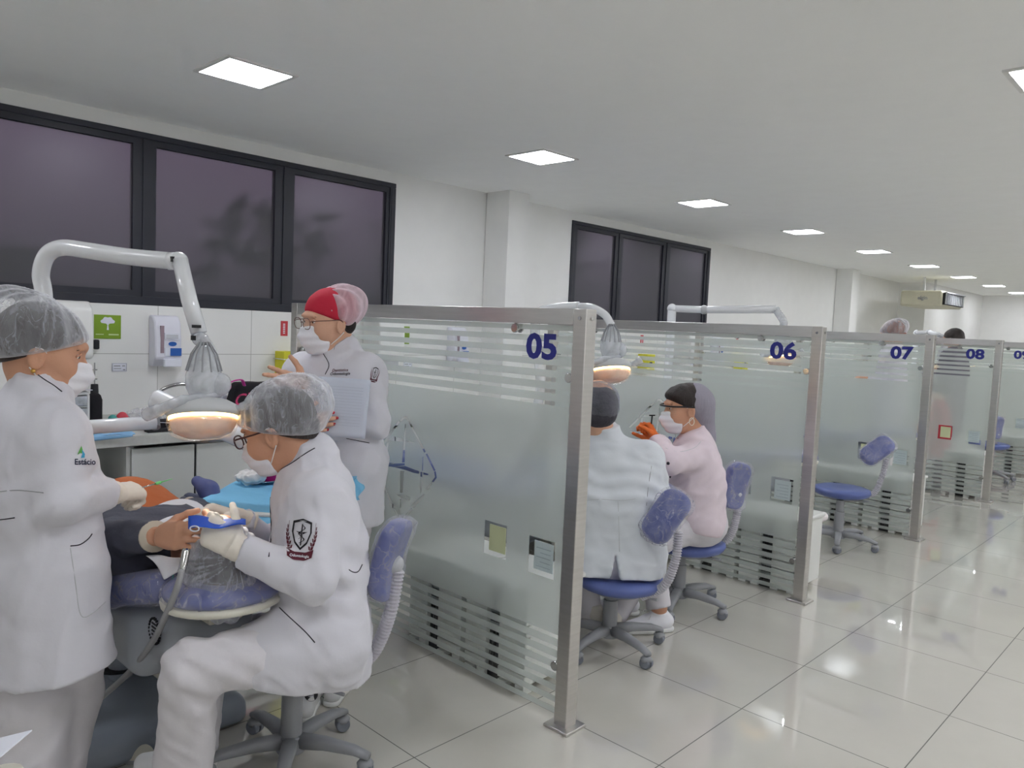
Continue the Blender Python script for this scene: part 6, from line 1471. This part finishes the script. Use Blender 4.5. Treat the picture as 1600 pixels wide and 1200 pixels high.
    decal('logo_green', b, fill2d([[(-.5, -.3), (.2, .6), (.35, -.3)]]), 1056, 673, 7, mat('logo_teal2', (70, 160, 150), .7), ct, ang=-20); emb('logo_text', b, 'Estácio', 1052, 680, 6.5, MATS['logo_navy'], ct, ang=-28, bold=.02)
    stitch_line('sleeve_seam', b, [(1040, 700), (1060, 706), (1085, 700), (1095, 690)], .0012, GREY_L, ct)
    for (x, y) in ((1044, 724), (1048, 745)):
        q = hit(b, x, y, 0.); 
        if q is not None: part('button', ball(q, .008), PIPING, ct, smooth=True)
    return t, wL, Dl
p6, w6, D6 = person_orange()
s = at(1017, 668, d=4.1)
single('black_instrument', 'black dental mirror handle held upright in the orange gloves', 'instrument', join(tube([s, at(1019, 650, d=4.1)], .004, 8), cyl(at(1019, 650, d=4.1), at(1019, 648, d=4.1), .016)), DARK, s)

# ---------------------------------------------------------------- people farther back, seen over and through the glass
def far_person(label, c, F, capm, coatm, hairm, lean=.05, seed=1):
    c = np.array(c, float); t = thing('person', label, 'person', (c[0], c[1], 0)); s = np.array([-F[1], F[0], 0.]); F = np.array(F, float)
    h = Head(c, F-UP*.25, UP, 1.05); zz = c[2]; nb = c-F*.03-[0, 0, .14]
    J = dict(nb=nb, sl=nb+s*.17-[0, 0, .05], sr=nb-s*.17-[0, 0, .05], hl=nb+s*.09-[0, 0, .56], hr=nb-s*.09-[0, 0, .56])
    zk = max(.1, J['hl'][2]/2); eL, eR = J['sl']+s*.04+F*.05-[0, 0, .27], J['sr']-s*.04+F*.05-[0, 0, .27]; wL, wR = eL+F*.24+[0, 0, .04], eR+F*.24+[0, 0, .04]
    aL, aR = np.array([*J['hl'][:2], .07]), np.array([*J['hr'][:2], .07]); kL, kR = (J['hl']+aL)/2, (J['hr']+aR)/2
    hf = h.skinf([P_cap(h.p(0, -.03, -.05), nb, .05, .055, k=.03)]); bf = U_(torso(J)+arm(J['sl'], eL, wL)+arm(J['sr'], eR, wR)+leg(J['hl'], kL, aL)+leg(J['hr'], kR, aR), .03)
    lo, hi = bounds([h.c, eL, eR, wL, wR, aL, aR], .14); hands = U_([hand(w_, F, -UP, q, curl=(.3, .3, .3, .3))[0] for w_, q in ((wL, -1), (wR, 1))], .005)
    skin('body', lambda P: np.minimum(smin(bf(P), hf(P), .03), hands(P)), lo, hi+.1, .014, SKIN_L, t)
    part('hair', mesh_sdf(h.hairf(), *h.box(.16), .008), hairm, t, smooth=True)
    if capm: part('hair_cap', mesh_sdf(h.capf(.98, .01, .002, seed), h.c-.22, h.c+.22, .008), capm, t, smooth=True)
    mask(h, t)
    hem = [P_cap(J['hl'], J['hl']-[0, 0, .3], .115, .12, k=.05), P_cap(J['hr'], J['hr']-[0, 0, .3], .115, .12, k=.05)]
    cf = U_(torso(J, .022, ch=.1, wa=.1, hp=.11)+arm(J['sl'], eL, wL, .02)+arm(J['sr'], eR, wR, .02)+hem, .04)
    part('coat', mesh_sdf(lambda P: cf(P)+.003*waves(P, 18, seed), lo-.05, hi+.05, .013), coatm, t, smooth=True)
    tr = U_(leg(J['hr'], kR, aR, .018)+leg(J['hl'], kL, aL, .018), .03); part('trousers', mesh_sdf(tr, *bounds([J['hr'], J['hl'], aR, aL], .14), .014), PANTS, t, smooth=True)
    for a in (aL, aR): shoe('shoe', t, a, a+F, mat('shoe_white', (228, 228, 230), .5), laces=False)
far_person('person whose pale capped head shows above the rail of partition 07', at(1394, 523, x=7.7), -SR*.6+SG*.3, CAP, WHITE_COAT, mat('reddish_hair', (150, 110, 100), .7), seed=2)
far_person('person with dark head above the rail of partition 08, coat blurred by the glass', at(1489, 531, x=9.75), nrm(-SR*.5+SG*.6)*1., None, mat('dark_scrubs', (112, 110, 120), .9), HAIR, seed=3)
far_person('seated person in red blurred behind the frosted glass of partition 08', at(1462, 615, x=9.4), nrm(-SR*.8+SG*.2), None, mat('red_scrubs', (178, 40, 58), .85), HAIR, seed=4)
